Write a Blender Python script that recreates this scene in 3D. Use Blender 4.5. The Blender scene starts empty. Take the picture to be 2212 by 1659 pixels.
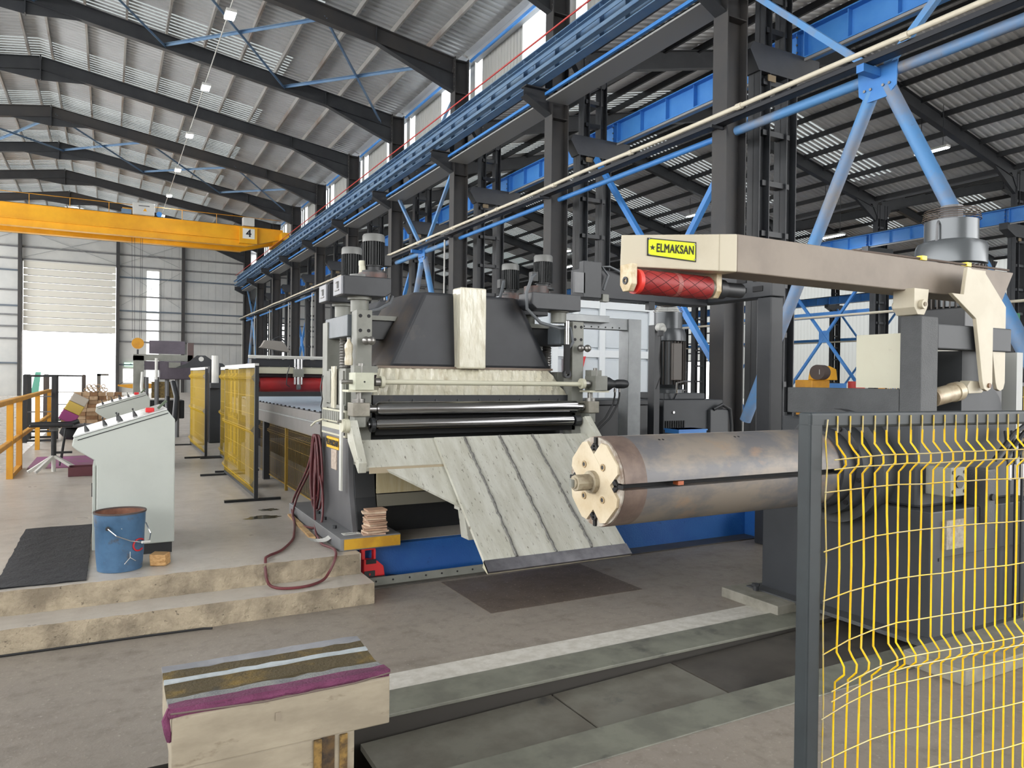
import bpy, math, random
from mathutils import Vector, Matrix, Quaternion
random.seed(7)
SC = bpy.context.scene
COL = SC.collection
# ---------------------------------------------------------------- camera
W_, H_ = 2212.0, 1659.0
F_ = 1587.0; YAW = math.radians(28.76); ROLL = math.radians(0.64); EYE = 1.65
PIT = math.atan((818.0 - H_ / 2) / F_)
fw0 = Vector((math.sin(YAW), math.cos(YAW), 0)); rt0 = Vector((math.cos(YAW), -math.sin(YAW), 0)); up0 = Vector((0, 0, 1))
FW = fw0 * math.cos(PIT) + up0 * math.sin(PIT); UPV = up0 * math.cos(PIT) - fw0 * math.sin(PIT)
RT = rt0 * math.cos(ROLL) + UPV * math.sin(ROLL); UPR = UPV * math.cos(ROLL) - rt0 * math.sin(ROLL)
cam_d = bpy.data.cameras.new('camera'); cam = bpy.data.objects.new('camera', cam_d); COL.objects.link(cam)
mw = Matrix((RT, UPR, -FW)).transposed().to_4x4(); mw.translation = Vector((0, 0, EYE)); cam.matrix_world = mw
cam_d.sensor_fit = 'HORIZONTAL'; cam_d.sensor_width = 36.0; cam_d.lens = 36.0 * F_ / W_
cam_d.clip_start = 0.05; cam_d.clip_end = 500
SC.camera = cam
# ---------------------------------------------------------------- sky (bright overcast day) and exposure
wd = bpy.data.worlds.new('World'); SC.world = wd; wd.use_nodes = True
bg = wd.node_tree.nodes['Background']; bg.inputs[0].default_value = (1.0, 1.0, 0.995, 1); bg.inputs[1].default_value = 1.0
SC.view_settings.view_transform = 'Standard'; SC.view_settings.look = 'None'; SC.view_settings.gamma = 1.0
SC.view_settings.exposure = 2.8; SC.view_settings.use_curve_mapping = False
try:
    SC.cycles.use_denoising = True
    SC.cycles.max_bounces = 8; SC.cycles.diffuse_bounces = 5; SC.cycles.glossy_bounces = 3
    SC.cycles.transmission_bounces = 4; SC.cycles.transparent_max_bounces = 12
    SC.cycles.caustics_reflective = False; SC.cycles.caustics_refractive = False
    SC.cycles.sample_clamp_indirect = 6.0
except Exception:
    pass

# ---------------------------------------------------------------- helpers
def lin(c):
    if isinstance(c, str):
        c = [int(c[i:i + 2], 16) / 255 for i in (0, 2, 4)]
        c = [x / 12.92 if x <= 0.04045 else ((x + 0.055) / 1.055) ** 2.4 for x in c]
    return (c[0], c[1], c[2], 1.0)

def mat(name, c, r=0.5, metal=0.0, c2=None, sc=4.0, lo=0.4, hi=0.62, c3=None, sc3=30.0, lo3=0.62, hi3=0.72, bump=0.0, bsc=60.0, rv=0.0, stretch=None, spec=0.5):
    m = bpy.data.materials.new(name); m.use_nodes = True
    nt = m.node_tree; N = nt.nodes; L = nt.links; b = N['Principled BSDF']
    b.inputs['Base Color'].default_value = lin(c); b.inputs['Roughness'].default_value = r; b.inputs['Metallic'].default_value = metal
    b.inputs['Specular IOR Level'].default_value = spec
    tc = N.new('ShaderNodeTexCoord'); mp = N.new('ShaderNodeMapping'); L.new(tc.outputs['Object'], mp.inputs[0])
    if stretch: mp.inputs['Scale'].default_value = stretch
    src = None
    def layer(prev, col, scale, a, z):
        n = N.new('ShaderNodeTexNoise'); n.inputs['Scale'].default_value = scale; n.inputs['Detail'].default_value = 6; n.inputs['Roughness'].default_value = 0.62
        L.new(mp.outputs[0], n.inputs['Vector'])
        rp = N.new('ShaderNodeMapRange'); rp.inputs[1].default_value = a; rp.inputs[2].default_value = z; L.new(n.outputs[0], rp.inputs[0])
        mx = N.new('ShaderNodeMix'); mx.data_type = 'RGBA'; L.new(rp.outputs[0], mx.inputs[0])
        if prev is None: mx.inputs[6].default_value = lin(c)
        else: L.new(prev, mx.inputs[6])
        mx.inputs[7].default_value = lin(col)
        return mx.outputs[2], rp.outputs[0]
    fac = None
    if c2 is not None: src, fac = layer(src, c2, sc, lo, hi)
    if c3 is not None: src, _ = layer(src, c3, sc3, lo3, hi3)
    if src is not None: L.new(src, b.inputs['Base Color'])
    if rv and fac is not None:
        ma = N.new('ShaderNodeMath'); ma.operation = 'MULTIPLY_ADD'; ma.inputs[1].default_value = rv; ma.inputs[2].default_value = r
        L.new(fac, ma.inputs[0]); L.new(ma.outputs[0], b.inputs['Roughness'])
    if bump:
        n = N.new('ShaderNodeTexNoise'); n.inputs['Scale'].default_value = bsc; n.inputs['Detail'].default_value = 5; L.new(mp.outputs[0], n.inputs['Vector'])
        bp = N.new('ShaderNodeBump'); bp.inputs['Strength'].default_value = bump; bp.inputs['Distance'].default_value = 0.02
        L.new(n.outputs[0], bp.inputs['Height']); L.new(bp.outputs[0], b.inputs['Normal'])
    return m

def emit(name, c, s):
    m = bpy.data.materials.new(name); m.use_nodes = True
    b = m.node_tree.nodes['Principled BSDF']; b.inputs['Base Color'].default_value = lin(c)
    b.inputs['Emission Color'].default_value = lin(c); b.inputs['Emission Strength'].default_value = s
    return m

def translucent(name, c, t=0.6):
    m = bpy.data.materials.new(name); m.use_nodes = True; nt = m.node_tree; N = nt.nodes; L = nt.links
    N.remove(N['Principled BSDF']); out = N['Material Output']
    a = N.new('ShaderNodeBsdfTranslucent'); a.inputs[0].default_value = lin(c)
    d = N.new('ShaderNodeBsdfDiffuse'); d.inputs[0].default_value = lin(c)
    mx = N.new('ShaderNodeMixShader'); mx.inputs[0].default_value = t; L.new(d.outputs[0], mx.inputs[1]); L.new(a.outputs[0], mx.inputs[2])
    L.new(mx.outputs[0], out.inputs[0]); return m

def glassy(name, c, a=0.25, r=0.15):
    m = bpy.data.materials.new(name); m.use_nodes = True; nt = m.node_tree; N = nt.nodes; L = nt.links
    b = N['Principled BSDF']; b.inputs['Base Color'].default_value = lin(c); b.inputs['Roughness'].default_value = r; b.inputs['Alpha'].default_value = a
    return m

ORG = {}
class MB:
    def __init__(s): s.v = []; s.f = []; s.mi = []; s.cur = 0
    def add(s, vs, fs):
        n = len(s.v); s.v += [tuple(p) for p in vs]; s.f += [tuple(i + n for i in q) for q in fs]; s.mi += [s.cur] * len(fs); return s
    def box(s, x0, x1, y0, y1, z0, z1):
        return s.add([(x0, y0, z0), (x1, y0, z0), (x1, y1, z0), (x0, y1, z0), (x0, y0, z1), (x1, y0, z1), (x1, y1, z1), (x0, y1, z1)],
                     [(0, 3, 2, 1), (4, 5, 6, 7), (0, 1, 5, 4), (1, 2, 6, 5), (2, 3, 7, 6), (3, 0, 4, 7)])
    def hexa(s, p):
        return s.add(p, [(0, 3, 2, 1), (4, 5, 6, 7), (0, 1, 5, 4), (1, 2, 6, 5), (2, 3, 7, 6), (3, 0, 4, 7)])
    def bar(s, p0, p1, w, h, up=(0, 0, 1)):
        p0 = Vector(p0); p1 = Vector(p1); d = (p1 - p0).normalized(); up = Vector(up)
        if abs(d.dot(up)) > 0.98: up = Vector((0, 1, 0))
        r = d.cross(up).normalized(); u = r.cross(d).normalized()
        q = []
        for p in (p0, p1):
            for a, b in ((-1, -1), (1, -1), (1, 1), (-1, 1)): q.append(p + r * (a * w / 2) + u * (b * h / 2))
        return s.add(q, [(0, 1, 2, 3), (4, 7, 6, 5), (0, 4, 5, 1), (1, 5, 6, 2), (2, 6, 7, 3), (3, 7, 4, 0)])
    def ibeam(s, p0, p1, h, b, tf=0.02, tw=0.015, up=(0, 0, 1)):
        p0 = Vector(p0); p1 = Vector(p1); d = (p1 - p0).normalized(); up = Vector(up); r = d.cross(up).normalized(); u = r.cross(d)
        k = u * (h / 2 - tf / 2)
        s.bar(p0 + k, p1 + k, b, tf, up); s.bar(p0 - k, p1 - k, b, tf, up); s.bar(p0, p1, tw, h - 2 * tf, up); return s
    def cyl(s, p0, p1, r, seg=16, r2=None, cap=True):
        p0 = Vector(p0); p1 = Vector(p1); d = (p1 - p0).normalized(); a = Vector((0, 0, 1)) if abs(d.z) < 0.9 else Vector((1, 0, 0))
        x = d.cross(a).normalized(); y = d.cross(x); r2 = r if r2 is None else r2; vs = []
        for p, rr in ((p0, r), (p1, r2)):
            for i in range(seg):
                t = 2 * math.pi * i / seg; vs.append(p + x * (rr * math.cos(t)) + y * (rr * math.sin(t)))
        fs = [(i, (i + 1) % seg, seg + (i + 1) % seg, seg + i) for i in range(seg)]
        if cap: fs += [tuple(range(seg - 1, -1, -1)), tuple(range(seg, 2 * seg))]
        return s.add(vs, fs)
    def ring(s, p0, p1, ro, ri, seg=20):
        p0 = Vector(p0); p1 = Vector(p1); d = (p1 - p0).normalized(); a = Vector((0, 0, 1)) if abs(d.z) < 0.9 else Vector((1, 0, 0))
        x = d.cross(a).normalized(); y = d.cross(x); vs = []
        for p, rr in ((p0, ro), (p1, ro), (p1, ri), (p0, ri)):
            for i in range(seg):
                t = 2 * math.pi * i / seg; vs.append(p + x * (rr * math.cos(t)) + y * (rr * math.sin(t)))
        fs = []
        for k in range(4):
            a0 = k * seg; b0 = ((k + 1) % 4) * seg
            for i in range(seg): fs.append((a0 + i, a0 + (i + 1) % seg, b0 + (i + 1) % seg, b0 + i))
        return s.add(vs, fs)
    def tube(s, pts, r, seg=8, cap=True):
        pts = [Vector(p) for p in pts]; n = len(pts); vs = []; x = None
        for k, p in enumerate(pts):
            d = (pts[min(k + 1, n - 1)] - pts[max(k - 1, 0)]).normalized()
            if x is None:
                a = Vector((0, 0, 1)) if abs(d.z) < 0.9 else Vector((1, 0, 0)); x = d.cross(a).normalized()
            else:
                x = (x - d * x.dot(d)); x = x.normalized() if x.length > 1e-6 else d.orthogonal().normalized()
            y = d.cross(x); rr = r[k] if isinstance(r, (list, tuple)) else r
            for i in range(seg):
                t = 2 * math.pi * i / seg; vs.append(p + x * (rr * math.cos(t)) + y * (rr * math.sin(t)))
        fs = []
        for k in range(n - 1):
            for i in range(seg): fs.append((k * seg + i, k * seg + (i + 1) % seg, (k + 1) * seg + (i + 1) % seg, (k + 1) * seg + i))
        if cap: fs += [tuple(range(seg - 1, -1, -1)), tuple(range((n - 1) * seg, n * seg))]
        return s.add(vs, fs)
    def prism(s, poly, ax, a, b):
        n = len(poly)
        def pt(q, t): return (t, q[0], q[1]) if ax == 'x' else (q[0], t, q[1]) if ax == 'y' else (q[0], q[1], t)
        vs = [pt(q, a) for q in poly] + [pt(q, b) for q in poly]
        return s.add(vs, [tuple(range(n - 1, -1, -1)), tuple(range(n, 2 * n))] + [(i, (i + 1) % n, n + (i + 1) % n, n + i) for i in range(n)])
    def lathe(s, prof, c, seg=24, ax='z', caps=True):
        vs = []; c = Vector(c)
        for r, z in prof:
            for i in range(seg):
                t = 2 * math.pi * i / seg; a, b = r * math.cos(t), r * math.sin(t)
                vs.append(c + (Vector((a, b, z)) if ax == 'z' else Vector((z, a, b)) if ax == 'x' else Vector((a, z, b))))
        n = len(prof); fs = [(k * seg + i, k * seg + (i + 1) % seg, (k + 1) * seg + (i + 1) % seg, (k + 1) * seg + i) for k in range(n - 1) for i in range(seg)]
        if caps and prof[0][0] > 1e-4: fs.append(tuple(range(seg - 1, -1, -1)))
        if caps and prof[-1][0] > 1e-4: fs.append(tuple(range((n - 1) * seg, n * seg)))
        return s.add(vs, fs)
    def sph(s, c, r, seg=14):
        k = seg // 2; return s.lathe([(max(r * math.sin(math.pi * i / k), 1e-5), -r * math.cos(math.pi * i / k)) for i in range(k + 1)], c, seg)
    def quad(s, a, b, c, d): return s.add([a, b, c, d], [(0, 1, 2, 3)])
    def build(s, name, m, parent=None, local=False, smooth=False, bevel=0.0, seg=2):
        o0 = Vector((0, 0, 0)) if (local or parent is None) else ORG.get(parent.name, Vector((0, 0, 0)))
        me = bpy.data.meshes.new(name); me.from_pydata([tuple(Vector(p) - o0) for p in s.v], [], s.f)
        ms = m if isinstance(m, (list, tuple)) else [m]
        for x in ms: me.materials.append(x)
        if len(ms) > 1: me.polygons.foreach_set('material_index', s.mi)
        me.validate(); me.update()
        if smooth:
            me.shade_smooth(); me.set_sharp_from_angle(angle=math.radians(38))
        o = bpy.data.objects.new(name, me); COL.objects.link(o)
        if parent is not None: o.parent = parent; ORG[o.name] = o0
        else: ORG[o.name] = Vector((0, 0, 0))
        if bevel:
            bv = o.modifiers.new('edge', 'BEVEL'); bv.width = bevel; bv.segments = seg; bv.limit_method = 'ANGLE'; bv.angle_limit = math.radians(35)
        return o

def tag(o, label, cat, group=None, kind=None):
    o['label'] = label; o['category'] = cat
    if group: o['group'] = group
    if kind: o['kind'] = kind
    return o
def thing(name, label, cat, loc, rz=0.0, group=None):
    o = bpy.data.objects.new(name, None); COL.objects.link(o); o.location = loc; o.rotation_euler = (0, 0, rz); o.empty_display_size = 0.1
    ORG[o.name] = Vector(loc); return tag(o, label, cat, group)
def structure(o, label=None, cat=None):
    o['kind'] = 'structure'
    if label: o['label'] = label
    if cat: o['category'] = cat
    return o
def kids(o): return [c for c in COL.objects if c.parent == o]
def copy_tree(o, loc=None, rz=None, label=None, group=None, parent=None):
    c = o.copy(); COL.objects.link(c); c.parent = parent
    if loc is not None: c.location = loc
    if rz is not None: c.rotation_euler = (0, 0, rz)
    if label: c['label'] = label
    if group: c['group'] = group
    for k in list(o.children): copy_tree(k, parent=c)
    return c
def ray(u, v): return FW + RT * ((u - W_ / 2) / F_) - UPR * ((v - H_ / 2) / F_)
def P(u, v, X=None, Y=None, Z=None):
    # a point of the photograph carried onto a real plane of the hall
    d = ray(u, v); t = X / d.x if X is not None else Y / d.y if Y is not None else (Z - EYE) / d.z
    return Vector((0, 0, EYE)) + d * t
def text(body, size, m, parent, loc, rot, name='lettering', ext=0.001, sx=1.0, align='CENTER'):
    cu = bpy.data.curves.new(name, 'FONT'); cu.body = body; cu.size = size; cu.extrude = ext; cu.align_x = align; cu.align_y = 'CENTER'; cu.space_character = 1.08; cu.bevel_depth = size * 0.022; cu.bevel_resolution = 0
    to = bpy.data.objects.new(name, cu); COL.objects.link(to); dg = bpy.context.evaluated_depsgraph_get()
    me = bpy.data.meshes.new_from_object(to.evaluated_get(dg)); bpy.data.objects.remove(to)
    o = bpy.data.objects.new(name, me); COL.objects.link(o); me.materials.clear(); me.materials.append(m)
    o.parent = parent; o.location = Vector(loc) - ORG.get(parent.name, Vector()); o.rotation_euler = rot; o.scale = (sx, 1, 1)
    return o

# ---------------------------------------------------------------- materials
DK = mat('dark_grey_paint', '2c2e32', 0.5, c2='35373a', sc=1.5)
DKB = mat('dusty_dark_steel', '3f3c3a', 0.6, c2='303134', sc=0.8, lo=0.35, hi=0.65)
BLU = mat('blue_paint', '3d7fc8', 0.45, c2='4889cd', sc=1.2)
BLUD = mat('dusty_blue_paint', '5a90c6', 0.55, c2='8d8781', sc=0.9, lo=0.45, hi=0.7, c3='6a4a38', sc3=9, lo3=0.68, hi3=0.74)
BLUS = mat('steel_blue_paint', '557496', 0.5, c2='6d859c', sc=0.7)
GALV = mat('galvanised_sheet', '96999a', 0.42, 0.35, c2='85888a', sc=3)
SHEET = mat('roof_sheet', 'c3c6c8', 0.42, 0.3, c2='aeb1b3', sc=0.35, lo=0.35, hi=0.65)
SHEET2 = mat('roof_sheet_dusty', 'cfd2d5', 0.5, 0.1, c2='babdc0', sc=0.4, lo=0.35, hi=0.65)
SKYL = translucent('skylight_sheet', '6c7070', 0.55)
WHT = mat('white_cladding', 'd4d4cf', 0.55, c2='c6c6c2', sc=0.6)
CLAD = mat('far_cladding', 'c9cac7', 0.5, c2='bcbebd', sc=0.5)
CREAM = mat('cream_paint', 'd8d3be', 0.45, c2='cdc7b0', sc=2.2, c3='a79c80', sc3=11, lo3=0.66, hi3=0.8)
PIPEM = mat('cream_pipe', 'd3cbb8', 0.45)
YEL = mat('yellow_paint', 'f2b21c', 0.45, c2='e6a414', sc=1.0)
YELW = mat('yellow_wire', 'f2cb1c', 0.4, c2='e3b512', sc=12)
ORY = mat('ochre_paint', 'd79a25', 0.5, c2='c4882a', sc=2)
RED = mat('red_paint', 'b5302a', 0.45)
BLK = mat('black_rubber', '1c1c1e', 0.7)
BLKP = mat('black_paint', '1d1f22', 0.45, c2='26282b', sc=2)
STEEL = mat('bare_steel', '9a9894', 0.35, 0.85, c2='7d7b78', sc=6)
CHROME = mat('polished_steel', 'c8c8ca', 0.16, 1.0)
LED = emit('led_panel', 'f6fbff', 20.0)
def nth(n): return ('first', 'second', 'third', 'fourth', 'fifth', 'sixth', 'seventh', 'eighth', 'ninth', 'tenth', 'eleventh', 'twelfth', 'thirteenth', 'fourteenth')[n]
GREY = mat('machine_grey', '77787a', 0.5, c2='6b6c6f', sc=2.5)
LGREY = mat('light_machine_grey', '84857e', 0.48, c2='767770', sc=4, c3='857f72', sc3=14, lo3=0.66, hi3=0.78)
WOOD = mat('pale_wood', 'c9a878', 0.65, c2='a98455', sc=9, stretch=(1, 1, 6))
# ================================================================ THE HALL
YC = [10 + 6 * k for k in range(-1, 10)]       # column lines along the hall
YW = 64.8                                      # far gable
RX, RZ = -2.4, 14.1                            # ridge
EX, EZ = 10.6, 12.2                            # eave
def concrete(name, a, b, stain, r=0.32, waves=0.0):
    m = bpy.data.materials.new(name); m.use_nodes = True; nt = m.node_tree; N = nt.nodes; L = nt.links; bs = N['Principled BSDF']
    tc = N.new('ShaderNodeTexCoord')
    def noise(s, d=6, st=None):
        n = N.new('ShaderNodeTexNoise'); n.inputs['Scale'].default_value = s; n.inputs['Detail'].default_value = d; n.inputs['Roughness'].default_value = 0.65
        if st:
            mp = N.new('ShaderNodeMapping'); mp.inputs['Scale'].default_value = st; L.new(tc.outputs['Object'], mp.inputs[0]); L.new(mp.outputs[0], n.inputs['Vector'])
        else: L.new(tc.outputs['Object'], n.inputs['Vector'])
        return n
    def mix(f, lo, hi, prev, col):
        rp = N.new('ShaderNodeMapRange'); rp.inputs[1].default_value = lo; rp.inputs[2].default_value = hi; L.new(f, rp.inputs[0])
        x = N.new('ShaderNodeMix'); x.data_type = 'RGBA'; L.new(rp.outputs[0], x.inputs[0]); x.inputs[7].default_value = lin(col)
        if isinstance(prev, str): x.inputs[6].default_value = lin(prev)
        else: L.new(prev, x.inputs[6])
        return x.outputs[2]
    n1 = noise(0.7); n2 = noise(3.2, 8); n3 = noise(45, 3); n4 = noise(1.3, 7, (0.25, 3, 1)); n5 = noise(11, 9)
    c = mix(n1.outputs[0], 0.35, 0.65, a, b); c = mix(n2.outputs[0], 0.56, 0.86, c, stain); c = mix(n4.outputs[0], 0.56, 0.9, c, stain); c = mix(n5.outputs[0], 0.5, 0.95, c, stain); c = mix(n3.outputs[0], 0.6, 0.85, c, 'b9b1a6')
    L.new(c, bs.inputs['Base Color'])
    rp = N.new('ShaderNodeMapRange'); rp.inputs[1].default_value = 0.3; rp.inputs[2].default_value = 0.7; rp.inputs[3].default_value = r; rp.inputs[4].default_value = r + (0.08 if waves else 0.22)
    L.new(n2.outputs[0], rp.inputs[0]); L.new(rp.outputs[0], bs.inputs['Roughness'])
    bp = N.new('ShaderNodeBump'); bp.inputs['Strength'].default_value = 0.15; bp.inputs['Distance'].default_value = 0.01
    L.new(n3.outputs[0], bp.inputs['Height'])
    if waves:
        nw = noise(1.0, 2, (2.0, 11.0, 1)); b2 = N.new('ShaderNodeBump'); b2.inputs['Strength'].default_value = waves; b2.inputs['Distance'].default_value = 0.02
        L.new(nw.outputs[0], b2.inputs['Height']); L.new(bp.outputs[0], b2.inputs['Normal']); L.new(b2.outputs[0], bs.inputs['Normal'])
    else: L.new(bp.outputs[0], bs.inputs['Normal'])
    return m
CONC = concrete('floor_concrete', '857d75', '91897f', '5f5850', 0.38)
CONCP = concrete('platform_concrete', 'bab4ab', 'ada69d', '9c948a', 0.26)
CONCF = concrete('far_floor_concrete', 'b0aaa2', 'a49e96', '9d958c', 0.2)
CONCE = mat('rough_concrete_edge', 'a99c86', 0.85, c2='7f7463', sc=5, c3='4f463b', sc3=26, lo3=0.64, hi3=0.7, bump=0.8, bsc=45)
BLUC = mat('blue_painted_concrete', '1f57a0', 0.5, c2='2a63a8', sc=2, c3='173a66', sc3=6, lo3=0.64, hi3=0.72, bump=0.2)
PITM = mat('pit_concrete', '3a3733', 0.9)
GRNP = mat('worn_green_paint', '76776c', 0.5, c2='64645b', sc=5, c3='3b3a36', sc3=3.2, lo3=0.58, hi3=0.72)
WPAINT = mat('white_floor_paint', 'c6c3bb', 0.6, c2='b4b0a6', sc=14)
PLATE = mat('steel_floor_plate', '55514b', 0.42, 0.2, c2='47433e', sc=3.5, c3='34322f', sc3=2.3, lo3=0.58, hi3=0.7)
PLATEG = mat('green_steel_plate', '75736a', 0.42, 0.15, c2='656158', sc=4.5, c3='2f3134', sc3=2.6, lo3=0.57, hi3=0.7)
STAIN = concrete('oily_concrete', '5c5148', '675d54', '463d36', 0.38)

# lower floor with the coil-car pit cut out of it
PX0, PX1, PY0, PY1 = -0.9, 4.9, 2.80, 3.42
m = MB()
for x0, x1, y0, y1 in ((-19, 60, -34, PY0), (-19, PX0, PY0, PY1), (PX1, 60, PY0, PY1), (-19, 60, PY1, 5.6)):
    m.quad((x0, y0, 0), (x1, y0, 0), (x1, y1, 0), (x0, y1, 0))
m.cur = 1
m.quad((PX0, PY1, -0.7), (PX1, PY1, -0.7), (PX1, PY1, 0), (PX0, PY1, 0)); m.quad((PX0, PY0, -0.7), (PX1, PY0, -0.7), (PX1, PY0, 0), (PX0, PY0, 0))
m.quad((PX0, PY0, -0.7), (PX1, PY0, -0.7), (PX1, PY1, -0.7), (PX0, PY1, -0.7)); m.quad((PX0, PY0, -0.7), (PX0, PY1, -0.7), (PX0, PY1, 0), (PX0, PY0, 0)); m.quad((PX1, PY0, -0.7), (PX1, PY1, -0.7), (PX1, PY1, 0), (PX1, PY0, 0))
m.cur = 2
for x0, x1, y0, y1 in ((-19, -1.25, 5.6, 130), (6.1, 60, 5.6, 130), (-1.25, 6.1, YW - 3, 130)):
    m.quad((x0, y0, 0), (x1, y0, 0), (x1, y1, 0), (x0, y1, 0))
floor = structure(m.build('floor', [CONC, PITM, CONCF]))
MB().box(1.0, 4.2, 3.665, 3.885, 0, 0.003).build('painted_stripe', WPAINT, floor)
MB().box(1.0, 4.3, 3.40, 3.665, -0.006, 0.012).build('steel_edge_strip', GRNP, floor, bevel=0.003)
MB().box(1.0, 4.9, 2.585, 2.83, -0.008, 0.006).build('steel_edge_strip', GRNP, floor, bevel=0.003)
for x0, x1, z, zb, mm in ((1.06, 2.122, -0.095, -0.07, PLATEG), (2.138, 2.962, -0.07, -0.045, PLATEG), (2.978, 4.5, -0.045, -0.012, PLATE)):
    MB().hexa([(x0, 2.835, z - .03), (x1, 2.835, zb - .03), (x1, 3.388, zb - .03), (x0, 3.388, z - .03), (x0, 2.835, z), (x1, 2.835, zb), (x1, 3.388, zb), (x0, 3.388, z)]).build('cover_plate', mm, floor)
MB().box(-0.35, 0.30, 3.12, 3.38, -0.03, 0.0).build('cover_plate', GRNP, floor, bevel=0.003)
MB().box(-0.42, -0.32, 2.4, 3.0, -0.02, 0.004).build('painted_stripe', WPAINT, floor)
MB().box(2.36, 3.70, 4.57, 5.45, 0, 0.003).build('oil_stained_slab', STAIN, floor)
# raised platform, two steps and the blue foundation of the machine
m = MB(); m.box(-1.25, 1.70, 5.47, YW - 3, 0.0, 0.30)
plat = structure(m.build('floor_platform', CONCP))
m = MB(); m.box(1.70, 6.10, 5.78, YW - 3, 0.0, 0.298); structure(m.build('floor_platform_machine', CONCP))
random.seed(3)
def rough_step(x0, x1, y0, y1, z0, z1):
    m = MB(); n = 60; top = []; bot = []
    for i in range(n + 1):
        x = x0 + (x1 - x0) * i / n
        top.append((x, y0 + random.uniform(-.006, .006) + .01, z1 + random.uniform(-.003, .001))); bot.append((x, y0 + random.uniform(-.008, .006), z0))
    vs = top + bot; N_ = n + 1
    fs = [(N_ + i, N_ + i + 1, i + 1, i) for i in range(n)]
    m.cur = 1; m.add(vs, fs)
    m.cur = 0; m.add([(p[0], p[1], p[2]) for p in top] + [(p[0], y1, z1) for p in top], [(i, i + 1, N_ + i + 1, N_ + i) for i in range(n)])
    m.cur = 1; m.quad((x1, top[-1][1], z1), (x1, bot[-1][1], z0), (x1, y1, z0), (x1, y1, z1)); m.quad((x0, top[0][1], z1), (x0, y1, z1), (x0, y1, z0), (x0, bot[0][1], z0))
    return m
st = structure(rough_step(-1.3, 1.71, 5.16, 5.50, 0, 0.15).build('floor_step', [CONCP, CONCE]))
st = structure(rough_step(-1.3, 1.69, 5.455, 5.60, 0.15, 0.302).build('floor_step_upper', [CONCP, CONCE]))
fnd = structure(MB().box(1.71, 6.08, 5.70, 5.78, 0, 0.295).build('trim_1', BLUC))
MB().box(6.0, 6.08, 5.3, 5.70, 0, 0.30).build('foundation_return', BLUC, fnd)
MB().box(1.71, 6.0, 5.50, 5.70, 0, 0.012).build('drain_plate', PLATE, fnd)
m = MB().box(1.72, 2.95, 5.555, 5.565, 0.012, 0.075); o = m.build('angle_rail', LGREY, fnd)
for i in range(8):
    MB().cyl((1.85 + i * .14, 5.551, .045), (1.85 + i * .14, 5.556, .045), .008, 8).build('rail_hole', BLK, o)

# ---- roofs: trapezoid sheets over purlins
def roof_sheet(name, x0, z0, x1, z1, ya, yb, mt, parent=None, pitch=0.25, dep=0.045, rib=None):
    m = MB(); y = ya; prof = []
    while y < yb - 1e-6:
        for dy, dz in ((0, 0), (.10, 0), (.135, dep), (.215, dep)): prof.append((min(y + dy, yb), dz))
        y += pitch
    prof.append((yb, 0))
    vs = [(x0, a, z0 + b) for a, b in prof] + [(x1, a, z1 + b) for a, b in prof]; n = len(prof)
    for i in range(n - 1):
        m.cur = (1 if (rib is not None and i % 4 in (1, 2, 3)) else 0)  # on skylights, opaque ribs stand in for the dark rib shadow stripes
        m.add([vs[i], vs[i + 1], vs[n + i + 1], vs[n + i]], [(0, 1, 2, 3)])
    return m.build(name, [mt, rib] if rib is not None else mt, parent)
def zat(x, a): # height along a roof slope a=(x0,z0,x1,z1)
    return a[1] + (a[3] - a[1]) * (x - a[0]) / (a[2] - a[0])
def hall_roof(name, xl, zl, xr, zr, xe, ze, y0, sky, mt, npur, ys=None):
    # ridge at (xr,zr); eaves at (xl,zl) and (xe,ze)
    root = structure(roof_sheet(name, xl, zl, xr, zr, y0, YW, mt) if not sky else roof_sheet(name, xl, zl, xl + .5, zat(xl + .5, (xl, zl, xr, zr)), y0, YW, mt))
    ORG[root.name] = Vector((0, 0, 0))
    for a in ((xl + (.5 if sky else 0), 0, xr, zr), (xe, ze, xr, zr)):
        sl = (xl, zl, xr, zr) if a[0] < xr else (xe, ze, xr, zr)
        a = (a[0], zat(a[0], sl), xr, zr)
        if not sky:
            if sl[0] != xl: roof_sheet('roof_sheet', a[0], a[1], xr, zr, y0, YW, mt, root)
            continue
        xm = a[0] + (xr - a[0]) * sky[0]; zm = zat(xm, sl)
        roof_sheet('roof_sheet', a[0], a[1], xm, zm, y0, YW, mt, root)
        y = y0
        while y < YW - .1:
            yb = min((ys if (ys is not None and y == y0) else y + sky[1]), YW); roof_sheet('roof_sheet', xm, zm, xr, zr, y, yb, mt, root)
            if yb < YW: yc = min(yb + sky[2], YW); roof_sheet('skylight_sheet', xm, zm, xr, zr, yb, yc, SKYL, root, rib=mt); y = yc
            else: y = yb
    for sl in ((xl, zl, xr, zr), (xe, ze, xr, zr)):
        for i in range(npur):
            x = sl[0] + (xr - sl[0]) * (0.03 + 0.94 * i / (npur - 1)); z = zat(x, sl)
            MB().box(x - .035, x + .035, y0, YW, z - .20, z - .005).build('purlin', PURL, root)
    return root
PURL = mat('purlin_steel', 'a19f9b', 0.5, 0.4, c2='7e6f66', sc=0.5, lo=0.5, hi=0.7)
PURLD = mat('purlin_dark', '3a3b3e', 0.55)
ceil1 = hall_roof('ceiling', -15.4, EZ, RX, RZ + .2, EX + .1, EZ + .12, -30, (0.38, 3.0, 3.0), SHEET, 11)
PURL = PURLD
ceil2 = hall_roof('ceiling_2', 10.7, 10.3, 21.3, 12.75, 31.6, 10.25, -10, (0.2, 4.0, 2.0), SHEET2, 9, 20)
ceil3 = hall_roof('ceiling_3', 31.6, 10.3, 42, 12.75, 53.4, 10.25, -10, (0.5, 4.0, 2.0), SHEET2, 7)

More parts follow.
